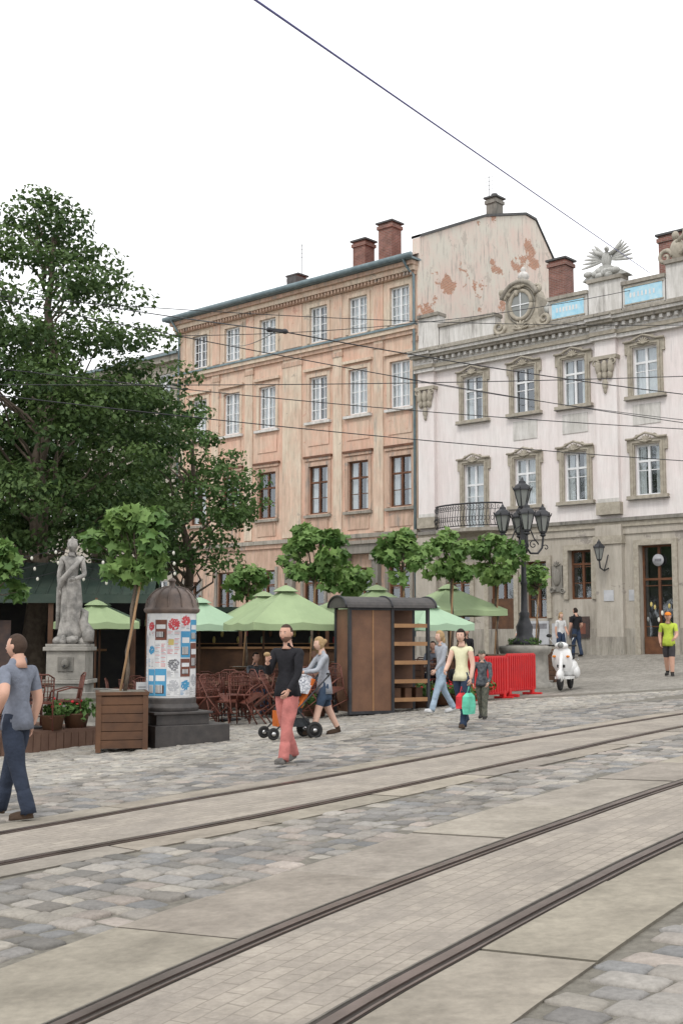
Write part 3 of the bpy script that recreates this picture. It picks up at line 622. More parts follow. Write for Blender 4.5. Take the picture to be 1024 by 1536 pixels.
gb=empty('grey_townhouse',BL,BR); W=MB(); WN=MB(); TR=MB(); ops=[]
for c_ in (-17.3,-19.8,-22.3,-24.8,-27.3):
    for z in (2.6,7.4,11.2,13.9): ops.append((c_-.5,c_+.5,z,z+(1.5 if z>13 else 1.9)))
wall(W,-30,-15.75,-1,16.2,ops,'greywall',.5)
for o in ops: win(WN,*o,'whiteframe',3,1,y=.5)
TR.box(-30,-15.72,.1,.5,15.9,16.2,'greystone'); TR.box(-30,-15.72,.25,.5,10.6,10.8,'greystone'); TR.box(-30,-15.72,-.05,.5,16.2,16.32,'gutter')
W.add([(-30,0,16.33),(-15.72,0,16.33),(-15.72,7,19),(-30,7,19)],[(0,1,2,3)],'darkroof'); W.build('walls',gb); WN.build('windows',gb); TR.build('cornices',gb)

# ------------------------------------------------------------ foliage
def leafmesh(name,clusters,size,c0,c1,parent=None,star=False,flat=.5):
    Vs=[];Fs=[];Cs=[];off=0
    if star:
        k=10; ang=np.arange(k)*2*np.pi/k+np.pi/2; rr=np.where(np.arange(k)%2==0,1,.6)*np.where(np.arange(k)==5,.6,1); tmpl=np.c_[np.cos(ang)*rr*.5,np.sin(ang)*rr*.5]
    else: tmpl=np.array([(-.5,0),(0,-.32),(.55,0),(0,.32)])
    k=len(tmpl)
    for (c,r,n,br) in clusters:
        d=rng.normal(size=(n,3)); d/=np.linalg.norm(d,axis=1)[:,None]; rad_=rng.uniform(.25,1,(n,1))**.45
        p=np.array(c)+d*rad_*np.array(r)
        nm=d*.7+rng.normal(0,.55,(n,3))+np.array([0,0,flat]); nm/=np.linalg.norm(nm,axis=1)[:,None]
        a=np.cross(nm,rng.normal(size=(n,3))); a/=np.linalg.norm(a,axis=1)[:,None]; b_=np.cross(nm,a)
        s_=size*rng.uniform(.65,1.3,(n,1,1))
        q=p[:,None,:]+s_*(tmpl[None,:,0:1]*a[:,None,:]+tmpl[None,:,1:2]*b_[:,None,:])
        q-= nm[:,None,:]*s_*(np.abs(tmpl[None,:,0:1])**2)*.35
        Vs.append(q.reshape(-1,3)); Fs.append(np.arange(n*k).reshape(n,k)+off); off+=n*k
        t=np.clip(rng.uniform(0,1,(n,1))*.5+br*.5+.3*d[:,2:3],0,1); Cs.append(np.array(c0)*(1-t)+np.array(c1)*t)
    return colmesh(name,np.concatenate(Vs),np.concatenate(Fs),np.concatenate(Cs),'leaf',parent=parent)
def limb(mb,p0,p1,r0,r1,wob=.25,n=6):
    pts=[];p0=Vector(p0);p1=Vector(p1)
    for k in range(n+1):
        t=k/n; w=math.sin(math.pi*t)*wob; pts.append(p0.lerp(p1,t)+Vector((R.uniform(-w,w),R.uniform(-w,w),R.uniform(-w,w)*.5)))
    mb.tube(pts,[r0+(r1-r0)*k/n for k in range(n+1)],'bark',8); return pts
def bigtree(x,y,prof,nclus,nl,size,c0,c1,tr=.35,zt=4.0,crz=(.6,1.15)):
    z0=gz(x,y); e=empty('linden_tree',(0,0,0)); mb=MB()
    top=prof[-1][0]
    limb(mb,(x,y,z0-.2),(x,y,zt),tr,tr*.75,.1); limb(mb,(x,y,zt),(x+.2,y,top-1.2),tr*.75,.05,.3,8)
    cl=[]
    zs=[p[0] for p in prof]; rs=[p[1] for p in prof]
    k=0
    while k<nclus:
        z=R.uniform(zs[0],zs[-1]); r=np.interp(z,zs,rs)
        if R.random()>(r/max(rs))**1.2+.08: continue
        a=R.uniform(0,2*math.pi); q=R.uniform(.4,1)**.5*r*R.uniform(.82,1.08)
        cr_=R.uniform(*crz)*(.6+.4*r/max(rs)); p=(x+q*math.cos(a),y+q*math.sin(a),z)
        cl.append((p,(cr_,cr_,cr_*.5),int(nl*cr_*cr_),R.random()))
        if k%5==0: limb(mb,(x,y,max(zt-.5,z-1.5-q*.4)),(p[0],p[1],p[2]-.1),.045,.012,.2)
        k+=1
    mb.build('trunk_and_limbs',e); leafmesh('crown_foliage',cl,size,c0,c1,e)
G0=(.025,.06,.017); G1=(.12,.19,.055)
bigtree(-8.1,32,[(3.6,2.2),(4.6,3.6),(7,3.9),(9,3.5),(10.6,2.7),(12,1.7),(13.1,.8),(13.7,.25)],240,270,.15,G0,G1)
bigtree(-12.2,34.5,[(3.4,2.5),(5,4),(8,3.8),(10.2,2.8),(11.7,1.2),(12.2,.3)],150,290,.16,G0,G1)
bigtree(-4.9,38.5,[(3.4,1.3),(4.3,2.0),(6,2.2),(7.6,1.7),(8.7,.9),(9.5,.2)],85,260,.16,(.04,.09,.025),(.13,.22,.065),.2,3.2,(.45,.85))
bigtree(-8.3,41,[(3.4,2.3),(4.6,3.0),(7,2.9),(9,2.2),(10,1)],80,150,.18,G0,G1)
def pottedtree(x,y,H,cw,ch,pot=True,lean=0,n=420,size=.2):
    e=empty('potted_plane_tree',(0,0,0)); z0=gz(x,y); mb=MB()
    if pot:
        T=Matrix.Translation((x,y,z0))@Matrix.Rotation(rad(12),4,'Z'); w=.37
        for sgn in (0,1,2,3):
            T2=T@Matrix.Rotation(sgn*math.pi/2,4,'Z')
            for k in range(6): mb.box(-w+.02,w-.02,-w-.015,-w+.015,.06+k*.135,.06+k*.135+.125,'wood',T2)
            mb.box(-w-.03,-w+.05,-w-.03,-w+.05,0,.92,'wood',T2)
        mb.box(-w-.04,w+.04,-w-.04,w+.04,.88,.93,'wood',T); mb.box(-w+.02,w-.02,-w+.02,w-.02,.93,.935,'mortar',T)
    c=(x+lean,y,z0+H-ch*.5)
    limb(mb,(x+lean*.2,y,z0+(.9 if pot else 0)),(x+lean*.9,y,z0+H-ch*.8),.035,.028,.05); 
    mb.tube([(x-.12,y-.05,z0+.3),(x+lean*1.2+.05,y-.02,z0+H-ch*.75)],.02,'stakewood')
    cl=[]
    for k in range(18):
        a=R.uniform(0,6.28); q=R.uniform(.1,1.0); zz=R.uniform(-.85,.95); f=math.sqrt(max(.1,1-zz*zz))
        p=(c[0]+cw*.5*q*f*math.cos(a),c[1]+cw*.5*q*f*math.sin(a),c[2]+zz*ch*.45)
        cl.append((p,(.27*cw/1.5,.27*cw/1.5,.2),n//18,R.random())); limb(mb,(c[0],c[1],c[2]-ch*.35),p,.015,.006,.04,4)
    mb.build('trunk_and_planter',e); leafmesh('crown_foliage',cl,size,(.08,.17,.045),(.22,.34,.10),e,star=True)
pottedtree(-3.5,19.35,3.8,1.5,1.15,True,.22,800,.22)
pottedtree(-.65,28.0,4.2,1.75,1.5,True,0,800,.24); pottedtree(1.45,28.5,4.05,1.5,1.3,True,0,700,.23)
pottedtree(2.75,30,4.1,1.5,1.3,True,0,650,.23); pottedtree(4.0,31,3.95,1.5,1.35,True,0,650,.23); pottedtree(-2.6,33,3.7,1.2,1.0,True,0,400,.24); pottedtree(.1,32,3.9,1.4,1.3,True,0,450,.24)
pottedtree(5.6,34.5,3.4,.9,.9,True,0,300,.2); pottedtree(-6.2,21.5,3.6,1.3,1.1,True,-.1,450,.24)
def umbrella(x,y,w,zr,zp,mat,rz):
    z0=gz(x,y); mb=MB(); h=w/2
    ringp=[(h,0),(h,h),(0,h),(-h,h),(-h,0),(-h,-h),(0,-h),(h,-h)]
    vs=[];fs=[];K=6
    for k in range(1,K+1):
        t=k/K; 
        for i,(a,b_) in enumerate(ringp):
            a2,b2=ringp[(i+1)%8]
            for q in range(3):
                s_=q/3; xx=(a*(1-s_)+a2*s_)*t; yy=(b_*(1-s_)+b2*s_)*t
                sag=-.05*math.sin(math.pi*s_)*t
                vs.append((xx,yy,zp-(zp-zr)*(t**.95)+sag))
    n=24; vs.append((0,0,zp)); c_=len(vs)-1
    for k in range(K-1):
        for i in range(n): fs.append((k*n+i,k*n+(i+1)%n,(k+1)*n+(i+1)%n,(k+1)*n+i))
    for i in range(n): fs.append((c_,(i+1)%n,i))
    o=len(vs); b0=(K-1)*n
    for i in range(n):
        vx=vs[b0+i]; vs.append((vx[0]*1.005,vx[1]*1.005,vx[2]-.16+(.03 if i%3 else 0)))
    for i in range(n): fs.append((b0+i,b0+(i+1)%n,o+(i+1)%n,o+i))
    mb.add(vs,fs,mat,False)
    mb.lathe([(.30,-.09),(.17,-.01),(.02,.05)],(0,0,zp),mat,8,None,False)
    mb.tube([(0,0,z0),(0,0,zp+.09)],.03,'wood',8)
    for (a,b_) in ringp: mb.tube([(0,0,zp-.06),(a*.97,b_*.97,zr-.02)],.012,'wood',4)
    for (a,b_) in ringp[::2]: mb.tube([(0,0,zp-.65),(a*.5,b_*.5,(zp+zr)/2-.03)],.012,'wood',4)
    mb.box(-.3,.3,-.3,.3,z0,z0+.1,'blackstone')
    mb.build('cafe_umbrella',None,(x,y,0),rz)
umbrella(-1.2,26,2.15,1.90,2.66,'umbgreen',rad(22)); umbrella(.85,29,2.1,2.15,2.80,'umbgreen',rad(15)); umbrella(2.8,31.5,2.2,2.3,2.93,'umbgreen',rad(25))
umbrella(-5.9,29,1.6,1.95,2.44,'umbgreen',rad(30)); umbrella(-3.35,28.5,1.8,1.9,2.48,'umbmint',rad(20)); umbrella(-2.0,31,2.1,2.1,2.72,'umbgreen',rad(10)); umbrella(1.95,27.3,1.5,1.9,2.35,'umbmint',rad(30))
umbrella(-4.4,33.5,2.1,2.05,2.6,'umbgreen',rad(10)); umbrella(.2,33,2.4,2.15,2.8,'umbgreen',rad(20)); umbrella(-6.3,31.5,1.8,2.05,2.5,'umbmint',rad(0))
mb=MB()
for sx in (-1,1):
    mb.tube([(sx*.2,.2,0),(sx*.21,.19,.45)],.014,'rattan'); mb.tube([(sx*.2,-.24,0),(sx*.2,-.2,.45),(sx*.2,-.27,.86)],.014,'rattan')
    mb.tube([(sx*.21,.19,.45),(sx*.25,.18,.62),(sx*.25,-.05,.68),(sx*.2,-.24,.66)],.014,'rattan'); mb.tube([(sx*.2,.2,.2),(sx*.2,-.22,.2)],.01,'rattan')
mb.tube([(-.2,-.27,.86),(-.1,-.3,.92),(.1,-.3,.92),(.2,-.27,.86)],.014,'rattan'); mb.box(-.22,.22,-.2,.21,.44,.47,'rattan')
for k in range(7): mb.tube([(-.16+k*.053,-.21,.48),(-.16+k*.053,-.285,.89)],.007,'rattan',4)
for k in range(4): z=.55+k*.09; mb.tube([(-.2,-.215-.07*(z-.45)/.4,z),(.2,-.215-.07*(z-.45)/.4,z)],.007,'rattan',4)
mb.tube([(-.2,.2,.22),(.2,.2,.22)],.01,'rattan')
chair=mb.mesh('cafe_chair')
mb=MB(); mb.lathe([(.36,.72),(.37,.735),(.36,.75)],(0,0,0),'wood',20); mb.tube([(0,0,.02),(0,0,.72)],.025,'iron',8); mb.lathe([(.24,0),(.22,.03),(.05,.05)],(0,0,0),'iron',12); table=mb.mesh('cafe_table')
def cset(x,y,n=3,dz=0,tab=True):
    if tab: inst('cafe_table',table,(x,y,gz(x,y)+dz))
    for k in range(n):
        a=R.uniform(0,.6)+k*2*math.pi/n; px,py=x+.62*math.cos(a),y+.62*math.sin(a)
        o=inst('cafe_chair',chair,(px,py,gz(px,py)+dz),a+math.pi/2+R.uniform(-.3,.3))
for (x,y) in ((-3.3,24.6),(-2.3,25.2),(-1.2,25.6),(-3.9,26.4),(-2.6,27),(-1.3,27.4),(0,27),(-4.6,28.4),(-3.3,29.2),(-1.8,29.4),(-.4,29.6),(.9,30.3),(2.0,29.7),(3.1,30.8),(1.6,31.6),(2.9,32.6)): cset(x,y,4)
for (x,y,rz,tx) in ((-2.75,23.2,.4,-35),(-2.35,23.4,1.0,-40),(-1.95,23.5,.2,-38),(-1.55,23.7,2.0,-30),(-2.9,23.6,2.4,-40),(-2.2,23.9,3,-20),(-1.25,23.6,1.4,-38),(-.45,23.9,1.1,-35),(-.1,24.3,2.2,-20)):
    o=inst('cafe_chair',chair,(x,y,gz(x,y)+.1),rz); o.rotation_euler=(rad(tx),0,rz)
dk=empty('wooden_deck',(-4.15,20.9,0),math.atan2(.75,.66)); mb=MB()
zt=.06
for k in range(26): mb.box(-9,0,.02+k*.14,.02+k*.14+.13,zt-.04,zt,'deckwood')
mb.box(-9,0,-.02,0.02,-1.0,zt-.005,'deckwood'); mb.box(0,.03,0,3.6,-1.0,zt-.004,'deckwood')
for k in range(60): mb.box(-9+k*.15,-8.87+k*.15,-.035,-.021,-1,zt-.05,'deckwood')
mb.build('planks',dk)
def onDeck(u,v):
    a=math.atan2(.75,.66); return -4.15+u*math.cos(a)-v*math.sin(a),20.9+u*math.sin(a)+v*math.cos(a)
for (u,v) in ((-1.0,.6),(-2.3,.9),(-1.2,2.4),(-3.4,2.3)):
    x,y=onDeck(u,v); inst('cafe_table',table,(x,y,zt))
    for k in range(4):
        a=k*1.57+R.uniform(0,.7); inst('cafe_chair',chair,(x+.6*math.cos(a),y+.6*math.sin(a),zt),a+1.57)
def flowers(x,y,w,z,n=260,red=14,size=.08):
    e=empty('flower_planter',(0,0,0)); mb=MB(); mb.lathe([(w*.35,0),(w*.45,.22),(w*.48,.24)],(x,y,z),'wood',14)
    for k in range(red):
        a=R.uniform(0,6.28); q=R.uniform(.2,.6)*w; mb.ell((x+q*math.cos(a),y+q*math.sin(a),z+.3+R.uniform(0,.22)),(.03,.03,.025),'flowerred',None,6,4)
    mb.build('pot',e)
    cl=[((x+R.uniform(-.4,.4)*w,y+R.uniform(-.4,.4)*w,z+.3+R.uniform(-.05,.12)),(.3*w,.3*w,.16),n//5,R.random()) for k in range(5)]
    leafmesh('leaves',cl,size,(.06,.14,.035),(.16,.27,.08),e)
x,y=onDeck(-.35,.2); flowers(x,y,.5,zt,360,8,.1); x,y=onDeck(-.9,.1); flowers(x,y,.45,zt,300,6,.1)
flowers(2.2,26.2,.8,.15,500,20,.1); flowers(1.7,25.9,.7,.1,400,16,.1); flowers(3.0,27.5,.7,.16,400,16,.1); flowers(-.55,24.6,.6,.0,300,10,.1); flowers(-4.3,23,.6,-.2,300,10,.1); flowers(2.6,25.9,.6,.12,300,10,.1)
pv=empty('cafe_pavilion',(-9.3,31.2,0),rad(6)); mb=MB()
mb.add([(-6,-2,2.62),(4.5,-2,2.62),(4.5,.4,3.55),(-6,.4,3.55),(-6,2.6,2.7),(4.5,2.6,2.7)],[(0,1,2,3),(3,2,5,4)],'awning')
mb.box(-6,4.5,-2.04,-2.0,2.42,2.64,'awning')
for k in range(36): mb.box(-6+k*.3,-5.96+k*.3,-2.05,-2.0,2.64,2.66,'awning'); mb.tube([(-5.9+k*.3,-2,2.64),(-5.9+k*.3,.4,3.57)],.012,'awning',4)
for s_ in range(-6,5,2): mb.box(s_-.06,s_+.06,-1.95,-1.83,-1,2.5,'wood')
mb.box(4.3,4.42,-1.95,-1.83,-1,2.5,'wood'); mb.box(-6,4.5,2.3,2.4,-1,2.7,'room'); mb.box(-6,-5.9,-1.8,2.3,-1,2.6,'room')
mb.box(4.4,4.45,.2,2.3,-1,2.6,'wood'); mb.box(-3,2,1.0,1.5,-1,.7,'wood'); mb.box(-5,3,2.2,2.28,1.2,1.26,'lightwood')
mb.box(-1.5,1.0,-1.6,-1.55,.2,2.0,'posterdark')
for k in range(12): mb.ell((-4+k*.6,1.2,.9),(.06,.06,.18),R.choice(['lampglass','umbmint','wood']))
mb.build('roof_and_posts',pv); mb=MB()
for row in range(3):
    pts=[]
    for k in range(41):
        t=k/40; pts.append((-6+11*t,-2.2-row*.5,3.2-.25*abs(math.sin(t*math.pi*4))+row*.22))
    mb.tube(pts,.008,'wire',4)
    for k in range(0,41,2): mb.ell((pts[k][0],pts[k][1],pts[k][2]-.06),(.035,.035,.05),'bulb',None,6,4)
mb.build('string_lights',pv)
bh=empty('cafe_bar_hut',(-1.2,35.5,0),rad(4)); mb=MB()
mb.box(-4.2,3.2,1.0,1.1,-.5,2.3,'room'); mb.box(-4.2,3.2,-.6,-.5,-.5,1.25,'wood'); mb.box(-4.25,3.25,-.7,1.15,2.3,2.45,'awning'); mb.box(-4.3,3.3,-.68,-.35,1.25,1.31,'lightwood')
for s_ in (-4.2,-1.8,.7,3.1): mb.box(s_,s_+.1,-.55,-.45,1.3,2.3,'wood')
for k in range(30): mb.ell((-4+k*.24,.8,1.5+(k%3)*.2),(.05,.05,.12),R.choice(['lampglass','posteryellow','posterpink','umbmint','wood']),None,6,5)
mb.box(-4.1,3.1,.75,.95,1.38,1.41,'lightwood'); mb.build('counter',bh)
kx,ky=.98,24.6; kk=empty('wooden_kiosk',(kx,ky,gz(kx,ky)),rad(24)); mb=MB()
mb.box(-.88,.02,-.02,.03,.06,2.08,'panelwood'); 
for (a,b_) in ((-.93,-.87),(.02,.08),(.84,.9)): mb.box(a,b_,-.05,.02,0,2.14,'iron'); mb.box(a,b_,.62,.69,0,2.14,'iron')
mb.box(-.87,.02,-.04,.0,.0,.06,'iron'); mb.box(-.87,.84,-.04,.0,2.08,2.14,'iron'); mb.box(-.4,-.37,-.03,-.021,.06,2.08,'lightwood')
mb.box(-.87,.84,.62,.66,.05,2.1,'panelwood'); mb.box(-.9,-.87,.02,.62,.05,2.1,'panelwood'); mb.box(.0,.03,.03,.62,.05,2.1,'panelwood')
for z in (.25,.62,1.0,1.38,1.75): mb.box(.03,.88,-.02,.6,z,z+.035,'panelwood'); mb.box(.08,.84,-.045,-.02,z-.02,z+.06,'lightwood')
for k in range(3): mb.box(.15+k*.25,.3+k*.25,.1,.4,.29,.5,'wood')
n=12; R0=.42
pts=[(.32+R0*1.1*math.cos(math.pi*k/n),2.13+R0*.55*math.sin(math.pi*k/n)) for k in range(n+1)]
vs=[(-1.02,p[0],p[1]) for p in pts]+[(1.0,p[0],p[1]) for p in pts]; m_=n+1
mb.add(vs,[(i,i+1,m_+i+1,m_+i) for i in range(n)]+[tuple(range(m_)),tuple(range(2*m_-1,m_-1,-1)),(0,m_,2*m_-1,m_-1)],'blackstone')
for xx in (-1.03,0,1.01): mb.tube([(xx,p[0],p[1]+.01) for p in pts],.022,'iron',6)
mb.build('cabinet',kk)
ax,ay=-2.84,20.2; az=gz(ax,ay); ac=empty('advertising_column',(ax,ay,az),0); mb=MB()
T=Matrix.Rotation(rad(30),4,'Z')
mb.box(-.52,.78,-.66,.5,-.1,.33,'blackstone',T); mb.box(-.44,.48,-.5,.42,.33,.52,'blackstone',T); mb.box(-.5,.53,-.55,.46,.50,.54,'blackstone',T)
mb.lathe([(.46,.54),(.47,.60),(.42,.66),(.425,.74),(.41,.76)],(0,0,0),'blackstone',32)
mb.lathe([(.405,.74),(.405,2.16)],(0,0,0),'paper',40)
mb.lathe([(.42,2.14),(.46,2.17),(.47,2.21),(.44,2.24),(.43,2.27),(.41,2.36),(.35,2.46),(.25,2.54),(.12,2.58),(.05,2.60),(.05,2.66),(.07,2.69),(.02,2.74)],(0,0,0),'copper',32)
for i in range(12):
    a=2*math.pi*i/12; mb.tube([(r*math.cos(a),r*math.sin(a),z) for r,z in ((.45,2.24),(.425,2.36),(.365,2.46),(.26,2.55),(.1,2.6))],.012,'copper',4)
mb.build('column_body',ac,bevel=.01); mb=MB()
def patch(a0,a1,z0,z1,r,mat):
    n=max(2,int((a1-a0)/.12)); vs=[]
    for i in range(n+1):
        a=a0+(a1-a0)*i/n; vs+=[(r*math.cos(a),r*math.sin(a),z0),(r*math.cos(a),r*math.sin(a),z1)]
    mb.add(vs,[(2*i,2*i+2,2*i+3,2*i+1) for i in range(n)],mat,True)
a=0
while a<6.2:
    w=R.uniform(.34,.66); w=min(w,6.28-a); z=.78
    while z<2.1:
        h=min(R.uniform(.3,.52),2.13-z); 
        if h<.12: break
        bg=R.choice(['paper','paper','paper','paper','posterbrown','paper','posterblue']); r=.408+R.uniform(0,.002)
        patch(a+.01,a+w-.01,z+.01,z+h-.01,r,bg)
        if bg=='paper':
            t=R.random(); cm=R.choice(['posterpink','posterblue','ink','postergrey'])
            if t<.5:
                ca=a+w/2; cz=z+h*.6; rr=min(w*.41,h)*.40
                for q in range(110):
                    aa=R.uniform(-1,1); zz=R.uniform(-1,1)
                    if aa*aa+zz*zz>1: continue
                    patch(ca+aa*rr/.41-.028,ca+aa*rr/.41+.028,cz+zz*rr-.010,cz+zz*rr+.010,r+.002+R.uniform(0,.0015),cm)
            for q in range(int(h*(.3 if t<.5 else .85)/.02)):
                zz=z+.03+q*.02
                for (u0,u1) in ((.04,.46),(.54,.96)): patch(a+w*u0,a+w*(u0+(u1-u0)*R.uniform(.5,1)),zz,zz+.007,r+.002,R.choice(['postergrey','ink','postergrey',cm]))
            if t>.72: patch(a+.06,a+w*.5,z+h*.55,z+h*.85,r+.004,R.choice(['posterdark','posterpink','posterblue','postergrey','posteryellow']))
        else:
            patch(a+.06,a+w-.06,z+h*.55,z+h*.75,r+.002,'paper'); patch(a+.05,a+w-.1,z+.05,z+h*.4,r+.002,'posterdark')
            for q in range(5): patch(a+.08+q*.06,a+.11+q*.06,z+.06,z+h*.42,r+.004,'paper')
        z+=h
    a+=w
mb.build('posters',ac)
lx,ly=4.85,32; lz=gz(lx,ly)
mb=MB(); mb.lathe([(.72,-.1),(.72,.12),(.62,.16),(.6,.85),(.66,.9),(.70,1.0),(.70,1.08),(.55,1.1)],(0,0,0),'pedstone',28); mb.lathe([(.5,1.09),(.5,1.12)],(0,0,0),'mortar',20)
mb.build('stone_planter',None,(lx,ly,lz))
mb=MB()
mb.lathe([(.30,1.1),(.32,1.2),(.26,1.26),(.2,1.4),(.22,1.6),(.17,1.7),(.12,1.85),(.14,1.95),(.09,2.0),(.075,2.7),(.1,2.75),(.07,2.82),(.06,3.7),(.1,3.75),(.12,3.85),(.07,3.95),(.06,4.5),(.09,4.55),(.06,4.62),(.05,4.75)],(0,0,0),'iron',14,None,True,lambda a,z:.05*math.cos(7*a))
lantern(mb,(0,0,4.75),.85,.23)
for (a,rr) in ((rad(180),.55),(0,.55),(rad(-95),.5),(rad(85),.5)):
    T=Matrix.Rotation(a,4,'Z')
    mb.tube([(.05,0,3.75),(.2,0,3.55),(.4,0,3.55),(.52,0,3.7),(rr,0,3.95),(rr,0,4.05)],.03,'iron',6,T); mb.tube([(.05,0,4.3),(.2,0,4.2),(.3,0,3.95),(.42,0,3.8)],.018,'iron',5,T)
    pts=[(.28+.14*(1-k/18)*math.cos(k*.5),0,3.78+.14*(1-k/18)*math.sin(k*.5)) for k in range(18)]; mb.tube(pts,.015,'iron',5,T)
    pts=[(.62+.1*(1-k/14)*math.cos(3.14-k*.5),0,3.7+.1*(1-k/14)*math.sin(3.14-k*.5)) for k in range(14)]; mb.tube(pts,.014,'iron',5,T)
    mb.lathe([(.05,4.0),(.09,4.04),(.04,4.1)],(rr,0,0),'iron',8,T); lantern(mb,(rr,0,4.08),.8,.21,T)
mb.build('street_lamp',None,(lx,ly,lz),rad(8))
leafmesh('shrub',[((lx+R.uniform(-.35,.3),ly+R.uniform(-.3,.3),lz+1.2),(.2,.2,.12),60,R.random()) for k in range(7)],.09,(.05,.11,.03),(.13,.22,.06))
def barrier(x0,y0,x1,y1):
    L=math.hypot(x1-x0,y1-y0); mb=MB(); n=int(L/.1)
    mb.box(0,L,-.02,.02,.93,1.0,'redplastic'); mb.box(0,L,-.02,.02,.12,.19,'redplastic'); mb.box(0,L,-.008,.008,.19,.93,'redplastic')
    for k in range(n+1): mb.box(k*L/n-.028,k*L/n+.028,-.035,.035,.14,.97,'redplastic')
    for k in (.1,L-.1): mb.box(k-.04,k+.04,-.25,.25,0,.07,'redplastic'); mb.box(k-.05,k+.05,-.04,.04,0,.2,'redplastic')
    mb.build('red_barrier',None,(x0,y0,gz(x0,y0)),math.atan2(y1-y0,x1-x0),.008)
barrier(2.95,27.0,3.8,28.0); barrier(3.83,28.05,4.62,29.1); barrier(2.9,27.1,2.8,28.4)
sx_,sy_=5.5,29.8; mb=MB()
def wheel(mb,y,r,T=None,w=.05,mat='rubber'):
    pts=[(0,y+(r-w)*math.cos(t),r+(r-w)*math.sin(t)) for t in [2*math.pi*k/20 for k in range(20)]]
    mb.tube(pts,w,mat,8,T,True); T2=(T or Matrix.Identity(4))@Matrix.Translation((0,y,r))@Matrix.Rotation(rad(90),4,'Y')
    mb.lathe([(.02,-.03),(r-w*1.3,-.012),(r-w*1.3,.012),(.02,.03)],(0,0,0),'rubber',16,T2); mb.lathe([(.02,-.04),(.035,-.035),(.035,.035),(.02,.04)],(0,0,0),'chrome',10,T2)
wheel(mb,.62,.23); wheel(mb,-.60,.23)
mb.ell((0,.62,.36),(.085,.27,.16),'scooterwhite'); mb.tube([(0,.62,.25),(0,.55,.55),(0,.42,.95)],.05,'scooterwhite',8)
prof=[(.17,.30,.46),(.24,.34,.6),(.25,.38,.8),(.2,.36,.98),(.1,.34,1.05)]
vs=[];fs=[]
for (w,y,z) in prof:
    for i in range(9):
        t=-1+2*i/8; vs.append((w*t,y+.13*(1-t*t)-.02,z))
for j in range(4):
    for i in range(8): fs.append((j*9+i,j*9+i+1,(j+1)*9+i+1,(j+1)*9+i))
mb.add(vs,fs,'scooterwhite',True); mb.add([(a,b_-.03,c_) for a,b_,c_ in vs],fs,'scooterwhite',True)
mb.box(-.18,.18,-.25,.38,.27,.33,'scooterwhite'); mb.ell((0,-.5,.52),(.22,.42,.25),'scooterwhite',None,16,10); mb.ell((.17,-.52,.42),(.09,.28,.17),'scooterwhite'); mb.ell((-.17,-.52,.42),(.09,.28,.17),'scooterwhite')
mb.ell((0,-.42,.78),(.15,.38,.075),'rubber',None,14,8); mb.ell((0,.4,1.08),(.17,.12,.09),'scooterwhite',None,12,8); mb.lathe([(.0,0),(.075,0),(.07,.03)],(0,0,0),'lampglass',14,Matrix.Translation((0,.5,1.09))@Matrix.Rotation(rad(-90),4,'X'))
mb.tube([(-.34,.28,1.08),(-.15,.36,1.08),(.15,.36,1.08),(.34,.28,1.08)],.02,'rubber',6)
for s_ in (-1,1): mb.tube([(s_*.2,.36,1.1),(s_*.3,.36,1.28)],.008,'chrome',5); mb.ell((s_*.31,.35,1.32),(.07,.015,.045),'rubber'); mb.ell((s_*.17,.47,.82),(.045,.03,.03),'orange')
mb.tube([(.12,-.1,.28),(.2,-.15,.02)],.012,'iron'); mb.box(-.1,.1,.475,.49,.55,.62,'rubber'); mb.tube([(-.15,-.95,.7),(-.1,-1.0,.78),(.1,-1,.78),(.15,-.95,.7)],.012,'chrome'); mb.box(-.15,.15,-1.02,-.8,.85,.88,'rubber')
mb.build('motor_scooter',None,(sx_,sy_,gz(sx_,sy_)),rad(158))
# ------------------------------------------------------------ people
def skin_eval(V,E,Rr,sub=2):
    me=bpy.data.meshes.new('tmp'); me.from_pydata(V,E,[]); ob=bpy.data.objects.new('tmp',me); sc.collection.objects.link(ob)
    sk=ob.modifiers.new('s','SKIN'); sk.branch_smoothing=.6
    for i,r in enumerate(Rr): me.skin_vertices[0].data[i].radius=(r,r)
    me.skin_vertices[0].data[0].use_root=True
    ss=ob.modifiers.new('u','SUBSURF'); ss.levels=sub; ss.render_levels=sub
    dg=bpy.context.evaluated_depsgraph_get(); dg.update(); m2=bpy.data.meshes.new_from_object(ob.evaluated_get(dg))
    vs=np.array([v.co[:] for v in m2.vertices]); fs=[tuple(p.vertices) for p in m2.polygons]
    bpy.data.objects.remove(ob); bpy.data.meshes.remove(me); bpy.data.meshes.remove(m2); return vs,fs
def hand(mb,T,H,mat,side,curl=.5):
    k=H/1.75
    mb.ell((0,0,-.045*k),(.016*k,.038*k,.055*k),mat,T,10,8)
    for i,(yo,L) in enumerate(((-.028,.068),(-.010,.078),(.009,.073),(.027,.058))):
        pts=[(0,yo*k,-.08*k)];a=.15
        for s_ in (.42,.32,.26):
            a+=curl*.7; p=pts[-1]; pts.append((p[0]-side*math.sin(a)*L*s_*k,p[1],p[2]-math.cos(a)*L*s_*k))
        mb.tube([(0,yo*.7*k,-.05*k)]+pts,[.009*k,.0095*k,.0085*k,.0075*k,.005*k],mat,6,T)
    mb.tube([(0,.02*k,-.02*k),(-side*.012*k,.048*k,-.05*k),(-side*.022*k,.055*k,-.078*k),(-side*.03*k,.05*k,-.098*k)],[.013*k,.012*k,.009*k,.006*k],mat,6,T)
